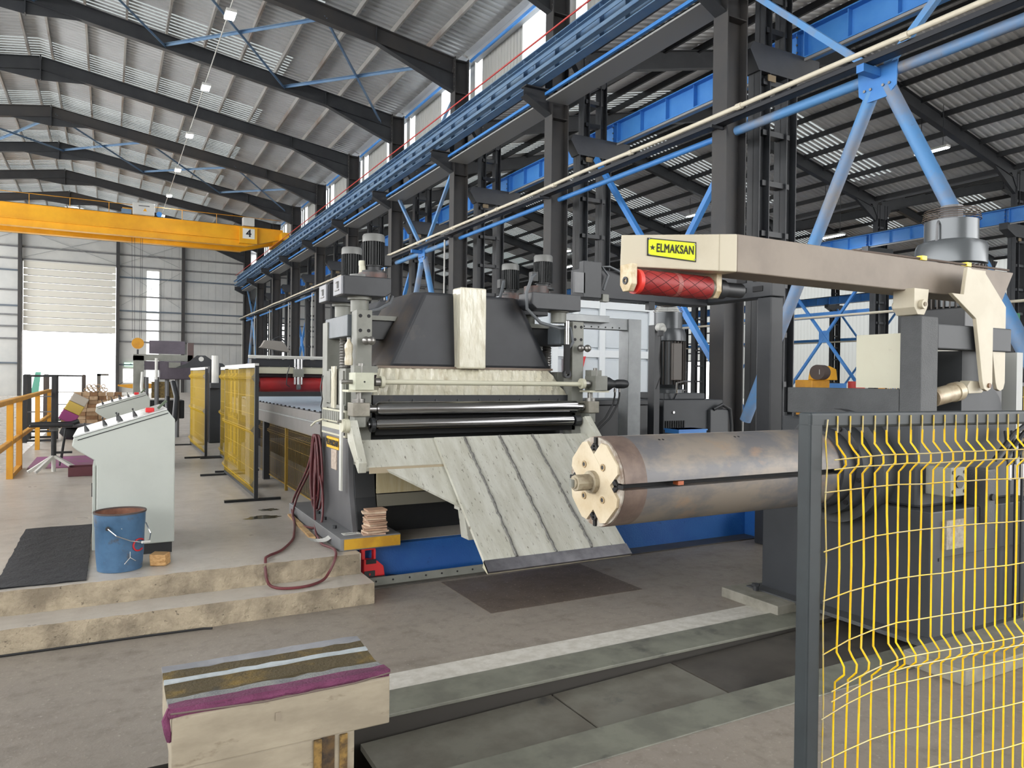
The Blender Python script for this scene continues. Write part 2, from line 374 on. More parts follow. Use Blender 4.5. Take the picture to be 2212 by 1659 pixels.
# ---- rafters of the three halls
def rafter_mesh(pts, h, b):
    m = MB()
    for a, c in zip(pts[:-1], pts[1:]): m.ibeam(a, c, h, b)
    return m
for y in YC + [-2]:
    r = thing('roof_rafter', ('dark' if (int(y) // 6) % 3 else 'rust-brown') + ' haunched crane hall rafter, ' + nth(round((64 - y) / 6)) + ' from the far gable', 'rafter', (9.75, y, EZ - .2), group='rafters of the crane hall')
    m = MB()
    h = .26
    for s in (1, -1):
        xe_ = 9.75 if s == 1 else -14.55
        m.ibeam((xe_, y, 11.78), (RX, y, 13.70), .50, .24)
    m.build('beam', DK if (int(y) // 6) % 3 else DKB, r)
    for s in (1, -1):
        xe_ = 9.75 if s == 1 else -14.55; xk = xe_ - s * 2.6
        MB().prism([(xe_, 11.56), (xe_, 10.95), (xk, 11.56 + .41)], 'y', y - .012, y + .012).build('haunch', DK, r)
        MB().bar((xe_, y, 10.95), (xk, y, 11.95), .22, .02).build('haunch_flange', DK, r)
        MB().box(xk - .01, xk + .01, y - .12, y + .12, 11.93, 12.45).build('stiffener', DK, r)
    MB().prism([(RX - 1.6, 13.2), (RX, 13.05), (RX + 1.6, 13.2), (RX, 13.52)], 'y', y - .012, y + .012).build('ridge_haunch', DK, r)
    MB().box(RX - .02, RX + .02, y - .13, y + .13, 13.05, 14.0).build('ridge_plate', DK, r)
for y in YC + [-2]:
    r = thing('roof_rafter', 'dark side hall rafter behind the blue girder, ' + nth(round((64 - y) / 6)) + ' from the far gable', 'rafter', (10.9, y, 9.9), group='rafters of the side hall')
    rafter_mesh([(10.9, y, 9.95), (21.3, y, 12.35), (31.5, y, 9.95)], .5, .22).build('beam', DK, r)
    for s, x in ((1, 10.95), (-1, 31.45)):
        MB().prism([(x, 9.75), (x, 9.1), (x + s * 1.7, 9.75 + .39)], 'y', y - .06, y + .06).build('haunch', DK, r)
for y in YC:
    r = thing('roof_rafter', 'dark outermost hall rafter, ' + nth(round((64 - y) / 6)) + ' from the far gable', 'rafter', (31.6, y, 9.9), group='rafters of the outermost hall')
    rafter_mesh([(31.8, y, 9.95), (42, y, 12.35), (52.4, y, 9.95)], .5, .22).build('beam', DK, r)

# ---- roof bracing of blue angles
def roofz(x): return 11.78 + (13.70 - 11.78) * (9.75 - x) / (9.75 - RX)
for y0, y1 in ((22, 28), (40, 46)):
    for i, (xa, xb) in enumerate(((9.3, 5.6), (5.6, 1.6), (1.6, -2.2), (-2.2, -6))):
        for k, (p, q) in enumerate((((xa, y0), (xb, y1)), ((xb, y0), (xa, y1)))):
            def zz(x): return (roofz(x) if x > RX else roofz(2 * RX - x)) - .05
            t = MB(); dz = k * .05
            t.bar((p[0], p[1], zz(p[0]) - dz), (q[0], q[1], zz(q[0]) - dz), .09, .012); t.bar((p[0] + .045, p[1], zz(p[0]) - dz - .04), (q[0] + .045, q[1], zz(q[0]) - dz - .04), .012, .09)
            tag(t.build('roof_brace', BLUS), 'blue angle roof brace, ' + ('rising' if k else 'falling') + ' diagonal of the ' + ('eave', 'inner', 'ridge', 'far slope')[i] + ' cross ' + ('near the crane' if y0 == 40 else 'far from the crane'), 'brace', 'crossed roof braces')

# ---- main column row with crane brackets
def make_column(y):
    c = thing('steel_column', 'dark grey steel column carrying the blue crane runway', 'column', (10, y, 0), group='columns of the crane runway row')
    m = MB(); m.box(9.75, 9.775, y - .18, y + .18, 0, 12.05); m.box(10.225, 10.25, y - .18, y + .18, 0, 12.05); m.box(9.775, 10.225, y - .01, y + .01, 0, 12.05)
    m.build('shaft', DKB, c)
    MB().box(9.72, 10.3, y - .28, y + .28, .0, .04).build('base_plate', DKB, c)
    for z in (8.25, 8.95, 10.9, 11.95):
        MB().box(9.76, 10.24, y - .175, y + .175, z, z + .02).build('stiffener', DKB, c)
    m = MB(); m.box(9.02, 9.75, y - .14, y + .14, 8.93, 8.955)
    m.prism([(9.02, 8.93), (9.02, 8.72), (9.75, 8.35), (9.75, 8.93)], 'y', y - .008, y + .008); m.bar((9.02, y, 8.71), (9.75, y, 8.34), .28, .02)
    m.build('crane_bracket', DK, c)
    for z in (8.8, 11.1, 11.25, 11.4, 11.55, 11.7, 11.85):
        for s in (-1, 1): MB().cyl((9.74, y + s * .13, z), (9.752, y + s * .13, z), .018, 6).build('bolt', STEEL, c)
    return c
col0 = make_column(4)
for y in YC[1:]: copy_tree(col0, (10, y, 0), label='dark grey steel runway column, ' + nth(round((64 - y) / 6)) + ' from the far gable')
col0['label'] = 'dark grey steel runway column, eleventh from the far gable'

for k_, y in enumerate(YC[3:]): tag(MB().cyl((9.68, y + .36, 0), (9.68, y + .36, 6.2), .03, 8).build('down_pipe', WHT), 'white down pipe on the runway column ' + nth(round((64 - y) / 6)) + ' from the far gable', 'pipe', 'down pipes on the columns')
# ---- crane runway: a blue beam per bay, rail, conductor rails
def make_runway():
    r = thing('crane_runway_beam', 'steel blue runway beam between two column brackets', 'beam', (9.3, 4, 8.96), group='runway beams of the crane hall')
    m = MB(); m.box(9.15, 9.45, 4.01, 9.99, 9.72, 9.745); m.box(9.17, 9.43, 4.01, 9.99, 8.96, 8.985); m.box(9.293, 9.307, 4.01, 9.99, 8.985, 9.72); m.build('girder', BLUS, r)
    for k in range(7): MB().box(9.18, 9.42, 4.3 + k * .9 - .006, 4.3 + k * .9 + .006, 8.985, 9.72).build('stiffener', BLUS, r)
    MB().box(9.265, 9.335, 4.0, 10.0, 9.745, 9.82).build('rail', mat('rail_steel', '5c5350', .5, .5), r)
    m = MB(); m.box(9.0, 9.02, 4, 10, 9.28, 9.40); m.box(8.92, 9.02, 4, 10, 9.38, 9.40); m.build('edge_angle', BLUS, r)
    m = MB(); m.box(8.98, 9.12, 4, 10, 9.02, 9.035); m.box(8.98, 8.995, 4, 10, 9.02, 9.12); m.build('lower_angle', BLUS, r)
    for k in range(4): MB().cyl((9.08, 4 + 1.5 * k, 9.87), (9.08, 5.5 + 1.5 * k, 9.87), .022, 8).build('conductor_bar', RED, r)
    return r
rw0 = make_runway()
for y in YC[1:-1]: copy_tree(rw0, (9.3, y, 8.96), label='steel blue crane runway beam, ' + nth(round((58 - y) / 6)) + ' bay from the far gable')
rw0['label'] = 'steel blue crane runway beam, tenth bay from the far gable'
SURGE = mat('pale_grey_soffit', '9b9b99', .5, .2)
for y in YC[:-1]:
    s = tag(MB().box(9.55, 10.2, y + .2, y + 5.8, 8.62, 8.66).build('surge_plate', SURGE), 'pale grey plate beside the crane runway, ' + nth(round((58 - y) / 6)) + ' bay from the far gable', 'plate', 'plates beside the crane runway')
    t = tag(MB().bar((9.55, y + .2, 8.78), (9.55, y + 5.8, 8.78), .07, .07).build('tie_angle', BLU), 'bright blue tie angle below the crane runway, ' + nth(round((58 - y) / 6)) + ' bay from the far gable', 'tie', 'ties below the crane runway')

# ---- clerestory wall above the side-hall roof
CSH = mat('clerestory_sheet', 'b3b3ae', .5, .3)
cw = None
GLZ = translucent('clear_plastic_glazing', 'f4f6f6', .85)
def ribbed_wall(m, x, ya, yb, z0, z1, pitch=.2, dep=.03, ax='x'):
    y = ya; prof = []
    while y < yb - 1e-6:
        for dy, d in ((0, 0), (.08, 0), (.1, dep), (.18, dep)): prof.append((min(y + dy, yb), d))
        y += pitch
    prof.append((yb, 0)); n = len(prof)
    vs = [((x + d, a, z0) if ax == 'x' else (a, x + d, z0)) for a, d in prof] + [((x + d, a, z1) if ax == 'x' else (a, x + d, z1)) for a, d in prof]
    m.add(vs, [(i, i + 1, n + i + 1, n + i) for i in range(n - 1)])
for i, y in enumerate(YC[:-1]):
    m = MB(); ribbed_wall(m, 10.62, y + 2.9, y + 5.6, 10.35, 12.25); m.box(10.55, 10.6, y, y + 6, 10.25, 10.36); m.box(10.55, 10.72, y, y + .35, 10.35, 12.25)
    o = m.build('wall_clerestory' if cw is None else 'clerestory_bay', CSH, cw)
    if cw is None: cw = structure(o)
    MB().box(10.60, 10.615, y + 1.3, y + 2.9, 10.36, 12.25).build('glazing', GLZ, cw)
    for k in range(2):
        for j in range(2):
            ya, za = y + .42 + k * .43, 10.45 + j * .9
            MB().box(10.61, 10.62, ya, ya + .36, za, za + .8).build('pane', GLZ, cw)
    MB().box(10.56, 10.62, y + .8, y + .85, 10.35, 12.2).build('mullion', DK, cw)
    MB().box(10.56, 10.62, y + 1.22, y + 1.3, 10.35, 12.2).build('mullion', DK, cw)
    t = tag(MB().cyl((10.3, y + .2, 12.0), (10.3, y + 5.8, 12.0), .05, 10).build('eave_strut', BLU), 'blue eave strut between column heads, ' + nth(round((58 - y) / 6)) + ' bay from the far gable', 'strut', 'eave struts of the crane hall')
    MB().quad((10.1, y + .05, 12.25), (10.1, y + 5.95, 12.25), (10.6, y + 5.95, 12.05), (10.6, y + .05, 12.05)).build('eave_soffit', SHEET, cw)
for y0, y1 in ((22, 28), (58, 64)):
    t = MB(); t.bar((10.3, y0 + .2, 11.8), (10.3, y0 + 3, 10.2), .08, .08); tag(t.build('eave_brace', BLUS), 'steel blue diagonal brace at the high glazing ' + ('beyond the crane' if y0 == 58 else 'before the crane'), 'brace', 'braces at the high glazing')

# ---- pipe, cable tray and blue ties along the column row
pipe = thing('service_pipe', 'long cream service pipe clipped along the column row', 'pipe', (9.48, 4, 6.38))
MB().tube([(9.48, 2, 6.38)] + [(9.48 + (.012 if k % 2 else -.012), 2 + 3 * k, 6.38 + (.02 if k % 3 == 1 else 0)) for k in range(1, 21)] + [(9.48, YW - .2, 6.38)], .042, 10).build('pipe', PIPEM, pipe, smooth=True)
for k in range(20): MB().cyl((9.48, 3.2 + 3 * k, 6.38), (9.48, 3.32 + 3 * k, 6.38), .055, 10).build('coupling', PIPEM, pipe)
tray = thing('cable_tray', 'dark perforated cable tray running beside the cream pipe', 'cable tray', (9.62, 4, 6.26))
m = MB(); m.box(9.54, 9.73, 2, YW - .3, 6.26, 6.265); m.box(9.54, 9.545, 2, YW - .3, 6.26, 6.34); m.box(9.725, 9.73, 2, YW - .3, 6.26, 6.34); m.build('channel', mat('tray_steel', '33353a', .5, .4), tray)
for y in YC[1:]: MB().bar((9.45, y - .1, 6.23), (9.745, y - .1, 6.23), .04, .05).build('bracket', DK, tray)
for i, y in enumerate(YC[:-1]):
    big = i in (0, 3, 9)
    t = MB(); t.cyl((9.98, y + .2, 6.2), (9.98, y + 5.8, 6.2), .085 if big else .06, 14)
    tag(t.build('tie_tube', BLUD if big else BLU, smooth=True), ('dusty blue thick tie tube, ' if big else 'slim blue tie tube between dark columns, ') + nth(round((58 - y) / 6)) + ' bay from the far gable', 'tie', 'braced tie tubes' if big else 'plain tie tubes')
    pass
    if big:
        yn = y + 2.95
        g = thing('brace_frame', 'blue tubular braces spreading from a bolted gusset, ' + nth(round((58 - y) / 6)) + ' bay from the far gable', 'brace', (9.98, yn, 5.9), group='bolted tube braces of the column row')
        MB().prism([(yn - .32, 6.3), (yn + .32, 6.3), (yn + .3, 5.95), (yn + .16, 5.82), (yn - .16, 5.82), (yn - .3, 5.95)], 'x', 9.89, 9.91).build('gusset', BLU, g)
        for s in (-1, 1):
            MB().cyl((9.98, yn + s * .13, 5.98), (9.98, yn + s * 2.55, .95), .1, 14).build('lower_tube', BLUD, g, smooth=True)
            MB().bar((9.98, yn + s * .1, 6.3), (9.98, yn + s * 2.75, 8.75), .1, .1).build('upper_brace', BLUD, g)
            for k in range(2): MB().cyl((9.87, yn + s * (.1 + .1 * k), 6.0), (9.89, yn + s * (.1 + .1 * k), 6.0), .022, 6).build('bolt', STEEL, g)
        MB().box(9.5, 9.88, yn - .06, yn + .06, 6.14, 6.255).build('tray_support', BLU, g)

# ---- laced columns, blue girder and cross braces of the side hall
def make_laced(x, label, grp, s=1):
    c = thing('laced_column', label, 'column', (x, 4, 0), group=grp)
    for dx in (-.36, .36):
        m = MB(); a, b = x + dx - .14, x + dx + .14; m.box(a, a + .02, 3.85, 4.15, 0, 7.45); m.box(b - .02, b, 3.85, 4.15, 0, 7.45); m.box(a, b, 3.99, 4.01, 0, 7.45); m.build('leg', DK, c)
        m = MB(); a, b = x + dx * .75 - .1, x + dx * .75 + .1; m.box(a, a + .02, 3.88, 4.12, 7.9, 9.95); m.box(b - .02, b, 3.88, 4.12, 7.9, 9.95); m.box(a, b, 3.99, 4.01, 7.9, 9.95); m.build('upper_leg', DK, c)
    for k in range(8): MB().box(x - .36, x + .36, 3.9, 4.1, .6 + k * .95, .7 + k * .95).build('batten', DK, c)
    for k in range(3): MB().box(x - .27, x + .27, 3.92, 4.08, 8.25 + k * .6, 8.35 + k * .6).build('batten', DK, c)
    MB().prism([(x - .7 * s, 7.95), (x - .78 * s, 7.8), (x - .55 * s, 7.45), (x + .5 * s, 7.45), (x + 1.1 * s, 7.7), (x + 1.1 * s, 7.95)][::s], 'y', 3.84, 4.16).build('corbel', DK, c)
    MB().prism([(x - .75, 9.95), (x - .3, 9.3), (x + .3, 9.3), (x + .75, 9.95)], 'y', 3.9, 4.1).build('head', DK, c)
    MB().box(x - .3, x - .1, 3.84, 3.86, 7.3, 7.42).build('strap', mat('worn_band', '7a6a50', .6), c)
    return c
l0 = make_laced(11.12, 'dark laced twin-leg column behind the runway columns', 'laced columns of the side hall')
l0['label'] = 'dark laced column behind the runway columns, eleventh from the far gable'
for y in YC[1:]: copy_tree(l0, (11.12, y, 0), label='dark laced column behind the runway columns, ' + nth(round((64 - y) / 6)) + ' from the far gable')
l1 = make_laced(31.7, 'dark laced twin-leg column on the far side of the side hall', 'far laced columns', -1)
l1['label'] = 'dark laced column across the side hall, eleventh from the far gable'
for y in YC[1:]: copy_tree(l1, (31.7, y, 0), label='dark laced column across the side hall, ' + nth(round((64 - y) / 6)) + ' from the far gable')
l2 = make_laced(52.0, 'dark laced twin-leg column standing before the white corrugated wall', 'laced columns at the white wall', -1)
l2['label'] = 'dark laced column at the white wall, eleventh from the far gable'
for y in YC[1:]: copy_tree(l2, (52.0, y, 0), label='dark laced column at the white wall, ' + nth(round((64 - y) / 6)) + ' from the far gable')
def make_girder(x, label, grp):
    g = thing('crane_girder', label, 'girder', (x, 4, 7.95), group=grp)
    m = MB(); m.box(x - .16, x + .16, 4.01, 9.99, 8.5, 8.525); m.box(x - .14, x + .14, 4.01, 9.99, 7.95, 7.975); m.box(x - .008, x + .008, 4.01, 9.99, 7.975, 8.5); m.build('plate_girder', BLU, g)
    for k in range(7): MB().box(x - .12, x + .12, 4.06 + k * .97, 4.075 + k * .97, 7.975, 8.5).build('stiffener', BLU, g)
    MB().box(x - .035, x + .035, 4, 10, 8.525, 8.6).build('rail', DK, g)
    for s in (-.1, .1):
        for z in (8.1, 8.25, 8.4): MB().cyl((x - .17, 4.02 + .0, z), (x - .15, 4.02, z), .02, 6).build('bolt', STEEL, g)
    MB().bar((x - .14, 4.0, 7.9), (x - .14, 10, 7.9), .05, .05).build('conduit', mat('conduit_grey', '8d8d8d', .5), g)
    return g
for gx, lb, gp in ((11.95, 'bright blue stiffened crane girder on dark corbels', 'near girders of the side hall'), (30.9, 'bright blue girder across the side hall', 'far girders of the side hall'), (51.2, 'blue crane girder in front of the white corrugated wall', 'girders at the white wall')):
    g0 = make_girder(gx, lb, gp)
    g0['label'] = lb + ', tenth bay from the far gable'
    for y in YC[1:-1]: copy_tree(g0, (gx, y, 7.95), label=lb + ', ' + nth(round((58 - y) / 6)) + ' bay from the far gable')
def cross_brace(x, y, z0, z1, lb, gp, w=.12):
    b = thing('cross_brace', lb, 'brace', (x, y + 3, (z0 + z1) / 2), group=gp)
    MB().bar((x, y + .2, z0), (x, y + 5.8, z1), w, w).build('diagonal', BLU, b); MB().bar((x + .02, y + 5.8, z0), (x + .02, y + .2, z1), w, w).build('diagonal', BLU, b)
    MB().box(x - .03, x - .01, y + 2.7, y + 3.3, (z0 + z1) / 2 - .3, (z0 + z1) / 2 + .3).build('centre_plate', BLU, b)
cross_brace(11.1, 10, .5, 7.4, 'bright blue cross brace between the first laced columns', 'near cross braces')
for y in (28, 46): cross_brace(11.1, y, .5, 7.4, 'blue cross brace of the near laced columns, ' + nth(round((58 - y) / 6)) + ' bay from the far gable', 'near cross braces')
for y in (22, 40): cross_brace(31.7, y, .5, 7.4, 'blue cross brace across the side hall, ' + nth(round((58 - y) / 6)) + ' bay from the far gable', 'far cross braces')
for y in (34, 46): cross_brace(52, y, .5, 7.6, 'blue cross brace before the white wall, ' + nth(round((58 - y) / 6)) + ' bay from the far gable', 'cross braces at the white wall')
for x in (31.7, 52.0):
    tag(MB().cyl((x - .62, 4, 4.9), (x - .62, YW - .4, 4.9), .06, 10).build('service_pipe', PIPEM), 'pale pipe crossing the ' + ('white corrugated wall' if x > 40 else 'far laced columns'), 'pipe')
    tag(MB().box(x + .56, x + .7, 4, YW - .4, 4.95, 5.25).build('blue_rail', BLU), 'blue horizontal rail along the ' + ('white corrugated wall' if x > 40 else 'far laced columns'), 'rail')

# ---- right wall far away
m = MB(); ribbed_wall(m, 53.2, -6, 51, 0, 10.3, .34, .05); ribbed_wall(m, 53.2, 51, 62, 3.6, 10.3, .34, .05); ribbed_wall(m, 53.2, 62, YW, 0, 10.3, .34, .05)
wr = structure(m.build('wall_right', translucent('ribbed_plastic_wall', '7d7f7d', .5)))
for z in (3.6, 4.4, 5.4, 6.4, 7.4): MB().box(53.02, 53.12, 51, YW, z, z + .12).build('girt', DK, wr)
for yy in (53.5, 56, 59): MB().box(53.05, 53.2, yy, yy + .15, 0, 3.6).build('door_post', DK, wr)

# ---- far gable wall with girts, sectional door, strip window
m = MB()
for x0, x1, z0, z1 in ((-16, -5.62, 0, 13), (-5.62, .5, 9.95, 14.2), (.5, .95, 0, 14), (.95, 1.85, 2.1, 14), (1.85, 2.57, 0, 14), (2.57, 3.46, 9.9, 14), (3.46, 11.6, 0, 13), (11.6, 13.2, 6.2, 11), (11.6, 13.2, 0, 2.6), (13.2, 54, 0, 12.6)):
    m.box(x0, x1, YW, YW + .1, z0, z1)
wf = structure(m.build('wall_far', CLAD))
SEAM = mat('panel_seam', '8f9494', .6)
for z in (2.35, 4.15, 5.05, 5.9, 6.55, 7.7, 9.15, 10.0, 10.9, 11.9):
    for x0, x1 in (((-16, -5.75), (.62, 10.2), (10.2, 54)) if z < 9.9 else ((-16, 10.2), (10.2, 54))):
        MB().box(x0, x1, YW - .14, YW - .02, z, z + .11).build('girt', mat('girt_blue_grey', '5d6874', .5) if z in (2.35, 6.55, 9.15) else GREY, wf)
for x in (-11.8, -5.75, .57, 5.2, 9.9, 16, 22, 28, 34, 40, 46):
    MB().box(x - .12, x + .12, YW - .4, YW - .14, 0 if x not in (.57,) else 0, 12.4).build('wind_post', DKB if x < 9 else DK, wf)
for k in range(12):
    MB().box(3.8 + k * .55, 3.81 + k * .55, YW - .012, YW, 0, 12).build('panel_seam', SEAM, wf)
for a, b in (((-11.6, 9.4), (-6, 12)), ((-5.5, 12.2), (.4, 10.2)), ((-5.5, 10.2), (.4, 12.2)), ((.8, 10.2), (5, 12)), ((.8, 12), (5, 10.2)), ((.8, 7), (5, 9.8)), ((.8, 9.8), (5, 7))):
    MB().bar((a[0], YW - .2, a[1]), (b[0], YW - .2, b[1]), .03, .03).build('tie_rod', SEAM, wf)
d1 = structure(MB().box(-5.68, -5.58, YW - .12, YW + .05, 0, 10.0).box(.46, .56, YW - .12, YW + .05, 0, 10.0).box(-5.68, .56, YW - .12, YW + .05, 9.92, 10.05).build('door_1', WHT))
DOORP = mat('door_panel_white', 'd9d7cd', .5)
for k in range(10):
    z0 = 4.78 + k * .515
    o = MB().box(-5.56, .44, YW - .06, YW - .0, z0 + .02, z0 + .5).build('door_panel', DOORP, d1)
    MB().box(-5.3, .2, YW - .075, YW - .06, z0 - .01, z0 + .025).build('hinge_strip', BLKP, d1)
w1 = structure(MB().box(2.5, 2.57, YW - .08, YW + .1, .2, 9.9).box(3.46, 3.53, YW - .08, YW + .1, .2, 9.9).box(2.5, 3.53, YW - .08, YW + .1, 9.85, 9.95).build('window_1', CLAD))
for z0, z1 in ((.3, 2.3), (2.46, 4.1), (4.3, 6.5), (6.7, 9.85)):
    MB().box(2.57, 3.46, YW + .02, YW + .04, z0, z1).build('pane', GLZ, w1); MB().box(2.57, 3.46, YW - .05, YW + .06, z1, z1 + .16).build('glazing_bar', CLAD, w1)
w2 = structure(MB().box(11.5, 11.6, YW - .1, YW + .1, 2.6, 6.2).box(13.2, 13.3, YW - .1, YW + .1, 2.6, 6.2).build('window_2', DK))
for k in range(6): MB().box(11.6, 13.2, YW + .02, YW + .04, 2.62 + k * .6, 3.1 + k * .6).build('pane', GLZ, w2)
for k in range(6): MB().box(11.6, 13.2, YW - .06, YW + .04, 3.1 + k * .6, 3.22 + k * .6).build('glazing_bar', DK, w2)
d2 = structure(MB().box(.9, .96, YW - .08, YW + .1, 0, 2.15).box(1.84, 1.9, YW - .08, YW + .1, 0, 2.15).box(.9, 1.9, YW - .08, YW + .1, 2.1, 2.17).build('door_2', WHT))
MB().box(.96, 1.84, YW + .02, YW + .05, 1.0, 2.1).build('pane', GLZ, d2); MB().box(.96, 1.84, YW + .0, YW + .05, 0, 1.0).build('door_leaf', WHT, d2)

# unseen gable added behind the camera to cut light from the rear
m = MB(); m.box(-15.5, 11, -30.1, -30, 0, 14.2); structure(m.build('wall_back_blocker', CLAD))
m = MB(); m.box(-15.6, -15.5, -30, YW, 0, 3.6); structure(m.build('wall_left_blocker', CLAD))  # unseen low wall, added so side light enters only from higher up
# ================================================================ OVERHEAD CRANE AND LAMPS
crane = thing('overhead_crane', 'yellow double-girder overhead crane with a 4 number plate', 'crane', (0, 47.6, 9.45))
for yg in (46.6, 48.6):
    m = MB(); m.prism([(-14.4, 10.55), (-14.4, 9.9), (-12.8, 9.42), (7.2, 9.42), (9.05, 9.95), (9.3, 10.0), (9.3, 10.55)], 'y', yg - .2, yg + .2); m.box(-14.4, 9.3, yg - .27, yg + .27, 10.55, 10.58); m.box(-12.8, 7.2, yg - .25, yg + .25, 9.40, 9.42)
    g = m.build('box_girder', YEL, crane)
    MB().box(-14, 8.6, yg - .03, yg + .03, 10.58, 10.65).build('trolley_rail', DK, g)
    MB().box(-12.5, 6.9, yg - .33, yg - .2, 9.75, 9.78).build('side_flange', YEL, g)
m = MB(); m.box(9.08, 9.52, 45.6, 49.6, 9.86, 10.32); o = m.build('end_carriage', YEL, crane, bevel=.02)
for y in (46.0, 49.2): MB().cyl((9.2, y, 9.95), (9.4, y, 9.95), .13, 16).build('wheel', DK, o)
m = MB(); m.box(9.3, 9.75, 46.3, 46.6, 10.1, 10.3); m.build('buffer_motor', BLUS, crane)
o = MB().box(6.75, 7.75, 46.1, 46.38, 9.55, 10.5).build('plate_box', YEL, crane); o = MB().box(6.92, 7.6, 46.07, 46.1, 9.82, 10.42).build('number_plate', mat('plate_white', 'efefe6', .5), crane)
text('4', .62, BLK, crane, (7.26, 46.065, 10.12), (math.pi / 2, 0, 0), 'digit')
MB().box(6.95, 7.6, 46.15, 46.6, 10.6, 11.1).build('control_box', WHT, crane, bevel=.02)
o = MB().box(1.1, 2.2, 46.1, 46.4, 10.6, 11.25).build('control_cabinet', WHT, crane, bevel=.02)
MB().prism([(1.62, 10.8), (1.72, 10.97), (1.82, 10.8)], 'y', 46.09, 46.1).build('warning_triangle', YEL, o)
MB().box(1.4, 1.95, 46.09, 46.1, 11.06, 11.12).build('printed_name', GREY, o)
MB().box(.55, 1.05, 46.2, 46.5, 10.6, 10.85).build('fan_motor', BLUS, crane); MB().cyl((2.45, 46.3, 10.75), (2.45, 46.55, 10.75), .15, 12).build('fan_motor', BLU, crane)
for k in range(12): MB().cyl((-13 + k * 1.85, 46.38, 10.58), (-13 + k * 1.85, 46.38, 11.15), .018, 6).build('handrail_post', ORY, crane)
MB().cyl((-13, 46.38, 11.15), (9.2, 46.38, 11.15), .018, 6).build('handrail', ORY, crane)
m = MB(); m.box(.6, 2.2, 46.6, 48.6, 10.68, 11.0); m.build('trolley', ORY, crane)
for dx in (-.35, -.2, .12, .22): MB().cyl((1.45 + dx, 47.6, 10.7), (1.45 + dx * .8, 47.6, 3.75), .012, 6).build('hoist_rope', DK, crane)
hb = MB().cyl((1.45, 47.45, 3.45), (1.45, 47.75, 3.45), .32, 20).build('hook_block', ORY, crane)
MB().cyl((1.45, 47.6, 3.1), (1.45, 47.6, 2.4), .05, 8).cyl((1.33, 47.6, 2.35), (1.57, 47.6, 2.35), .1, 8).cyl((1.45, 47.6, 2.3), (1.45, 47.6, 1.75), .04, 8).build('hook', DK, hb)
lb = thing('lifting_beam', 'small orange lifting beam hanging on slings from the crane hook', 'lifting beam', (1.45, 47.6, .85))
MB().prism([(.45, .98), (.8, .9), (1.2, .84), (2.1, .84), (2.5, .95), (2.6, 1.05), (2.1, 1.14), (1.5, 1.12), (.9, 1.08), (.45, 1.06)], 'y', 47.5, 47.7).build('beam', ORY, lb)
for x in (.5, 2.4): MB().cyl((1.45, 47.6, 1.75), (x, 47.6, 1.05), .015, 6).build('sling', DK, lb)

cond = tag(MB().cyl((2.95, 14, 12.05), (2.95, 62, 12.05), .018, 6).build('lamp_conduit', mat('conduit_pale', 'b5b5b0', .5)), 'thin pale conduit carrying the row of hall lamps', 'conduit')
def make_lamp(x, y, z, lb, gp):
    l = thing('high_bay_lamp', lb, 'lamp', (x, y, z), group=gp)
    MB().box(x - .14, x + .14, y - .27, y + .27, z - .02, z + .07).build('housing', WHT, l)
    MB().box(x - .125, x + .125, y - .25, y + .25, z - .035, z - .02).build('led_panel', LED, l)
    MB().cyl((x, y, z + .07), (x, y, z + .17), .012, 6).build('suspension', DK, l)
    return l
l0 = make_lamp(2.95, 22.2, 11.86, 'bright white lamp hanging from the conduit under the rafters', 'lamps of the crane hall')
for k in (-1, 1, 2, 3, 4, 5, 6): copy_tree(l0, (2.95, 22.2 + 6 * k, 11.86), label='bright white lamp on the conduit, ' + nth(6 - k) + ' from the far gable')
l0['label'] = 'bright white lamp on the conduit, seventh from the far gable'
# strip lamps under the side-hall roof
for i, (u, v, X) in enumerate(((2013, 327, 26), (1798, 511, 29), (1502, 464, 27), (1510, 468, 31), (1225, 577, 25), (1215, 545, 19))):
    p = P(u, v, X=X)
    l = thing('strip_lamp', 'white strip lamp glowing under the side hall roof', 'lamp', p, group='lamps of the side hall')
    MB().box(p.x - .12, p.x + .12, p.y - .6, p.y + .6, p.z, p.z + .08).build('housing', WHT, l); MB().box(p.x - .1, p.x + .1, p.y - .57, p.y + .57, p.z - .02, p.z).build('led_panel', LED, l)
    zr = (10.3 + 2.45 * (p.x - 10.7) / 10.6) if p.x < 21.3 else (10.25 + 2.5 * (31.6 - p.x) / 10.3)
    for s in (-.4, .4): MB().cyl((p.x, p.y + s, p.z + .08), (p.x, p.y + s, max(zr - .02, p.z + .2)), .012, 5).build('suspension', DK, l)

# ================================================================ STRAIGHTENING MACHINE
CHOOD = mat('hood_grey', '26282d', 0.5, c2='2e3035', sc=2, c3='5b5148', sc3=1.2, lo3=0.6, hi3=0.75)
FILM = mat('wrapped_film', 'd2cebb', 0.2, c2='c2bba4', sc=7, lo=.45, hi=.75, c3='a08e70', sc3=4, lo3=.6, hi3=.78, bump=1.0, bsc=11, stretch=(1.6, 1, .5), spec=.8)
IVORY = mat('ivory_paint', 'c4c2ae', 0.45, c2='c2bfab', sc=5, c3='8f8672', sc3=18, lo3=.66, hi3=.76)
RAMP = mat('scratched_ivory', 'c4c4ba', 0.42, c2='b3b2a5', sc=4, c3='5f584b', sc3=20, lo3=.61, hi3=.69, stretch=(3.2, .6, .8), bump=.1, bsc=30)
WELD = mat('weld_bead', '6e6d6a', .45, .4, c2='8d8c88', sc=40, bump=.6, bsc=90)
SIGNY = mat('sign_yellow', 'e8b41e', .45); SIGNG = mat('sign_lime', 'd6e019', .4); INK = mat('sign_ink', '1a1b1a', .5)
ROLLM = mat('roll_chrome', 'a8a8aa', 0.2, 1.0, c2='8b8a8a', sc=3, stretch=(.2, 8, 8))
FINM = mat('motor_black', '242628', .5); COWL = mat('motor_grey', '6a6b69', .45); HOSEG = mat('hose_grey', '5d6165', .55)

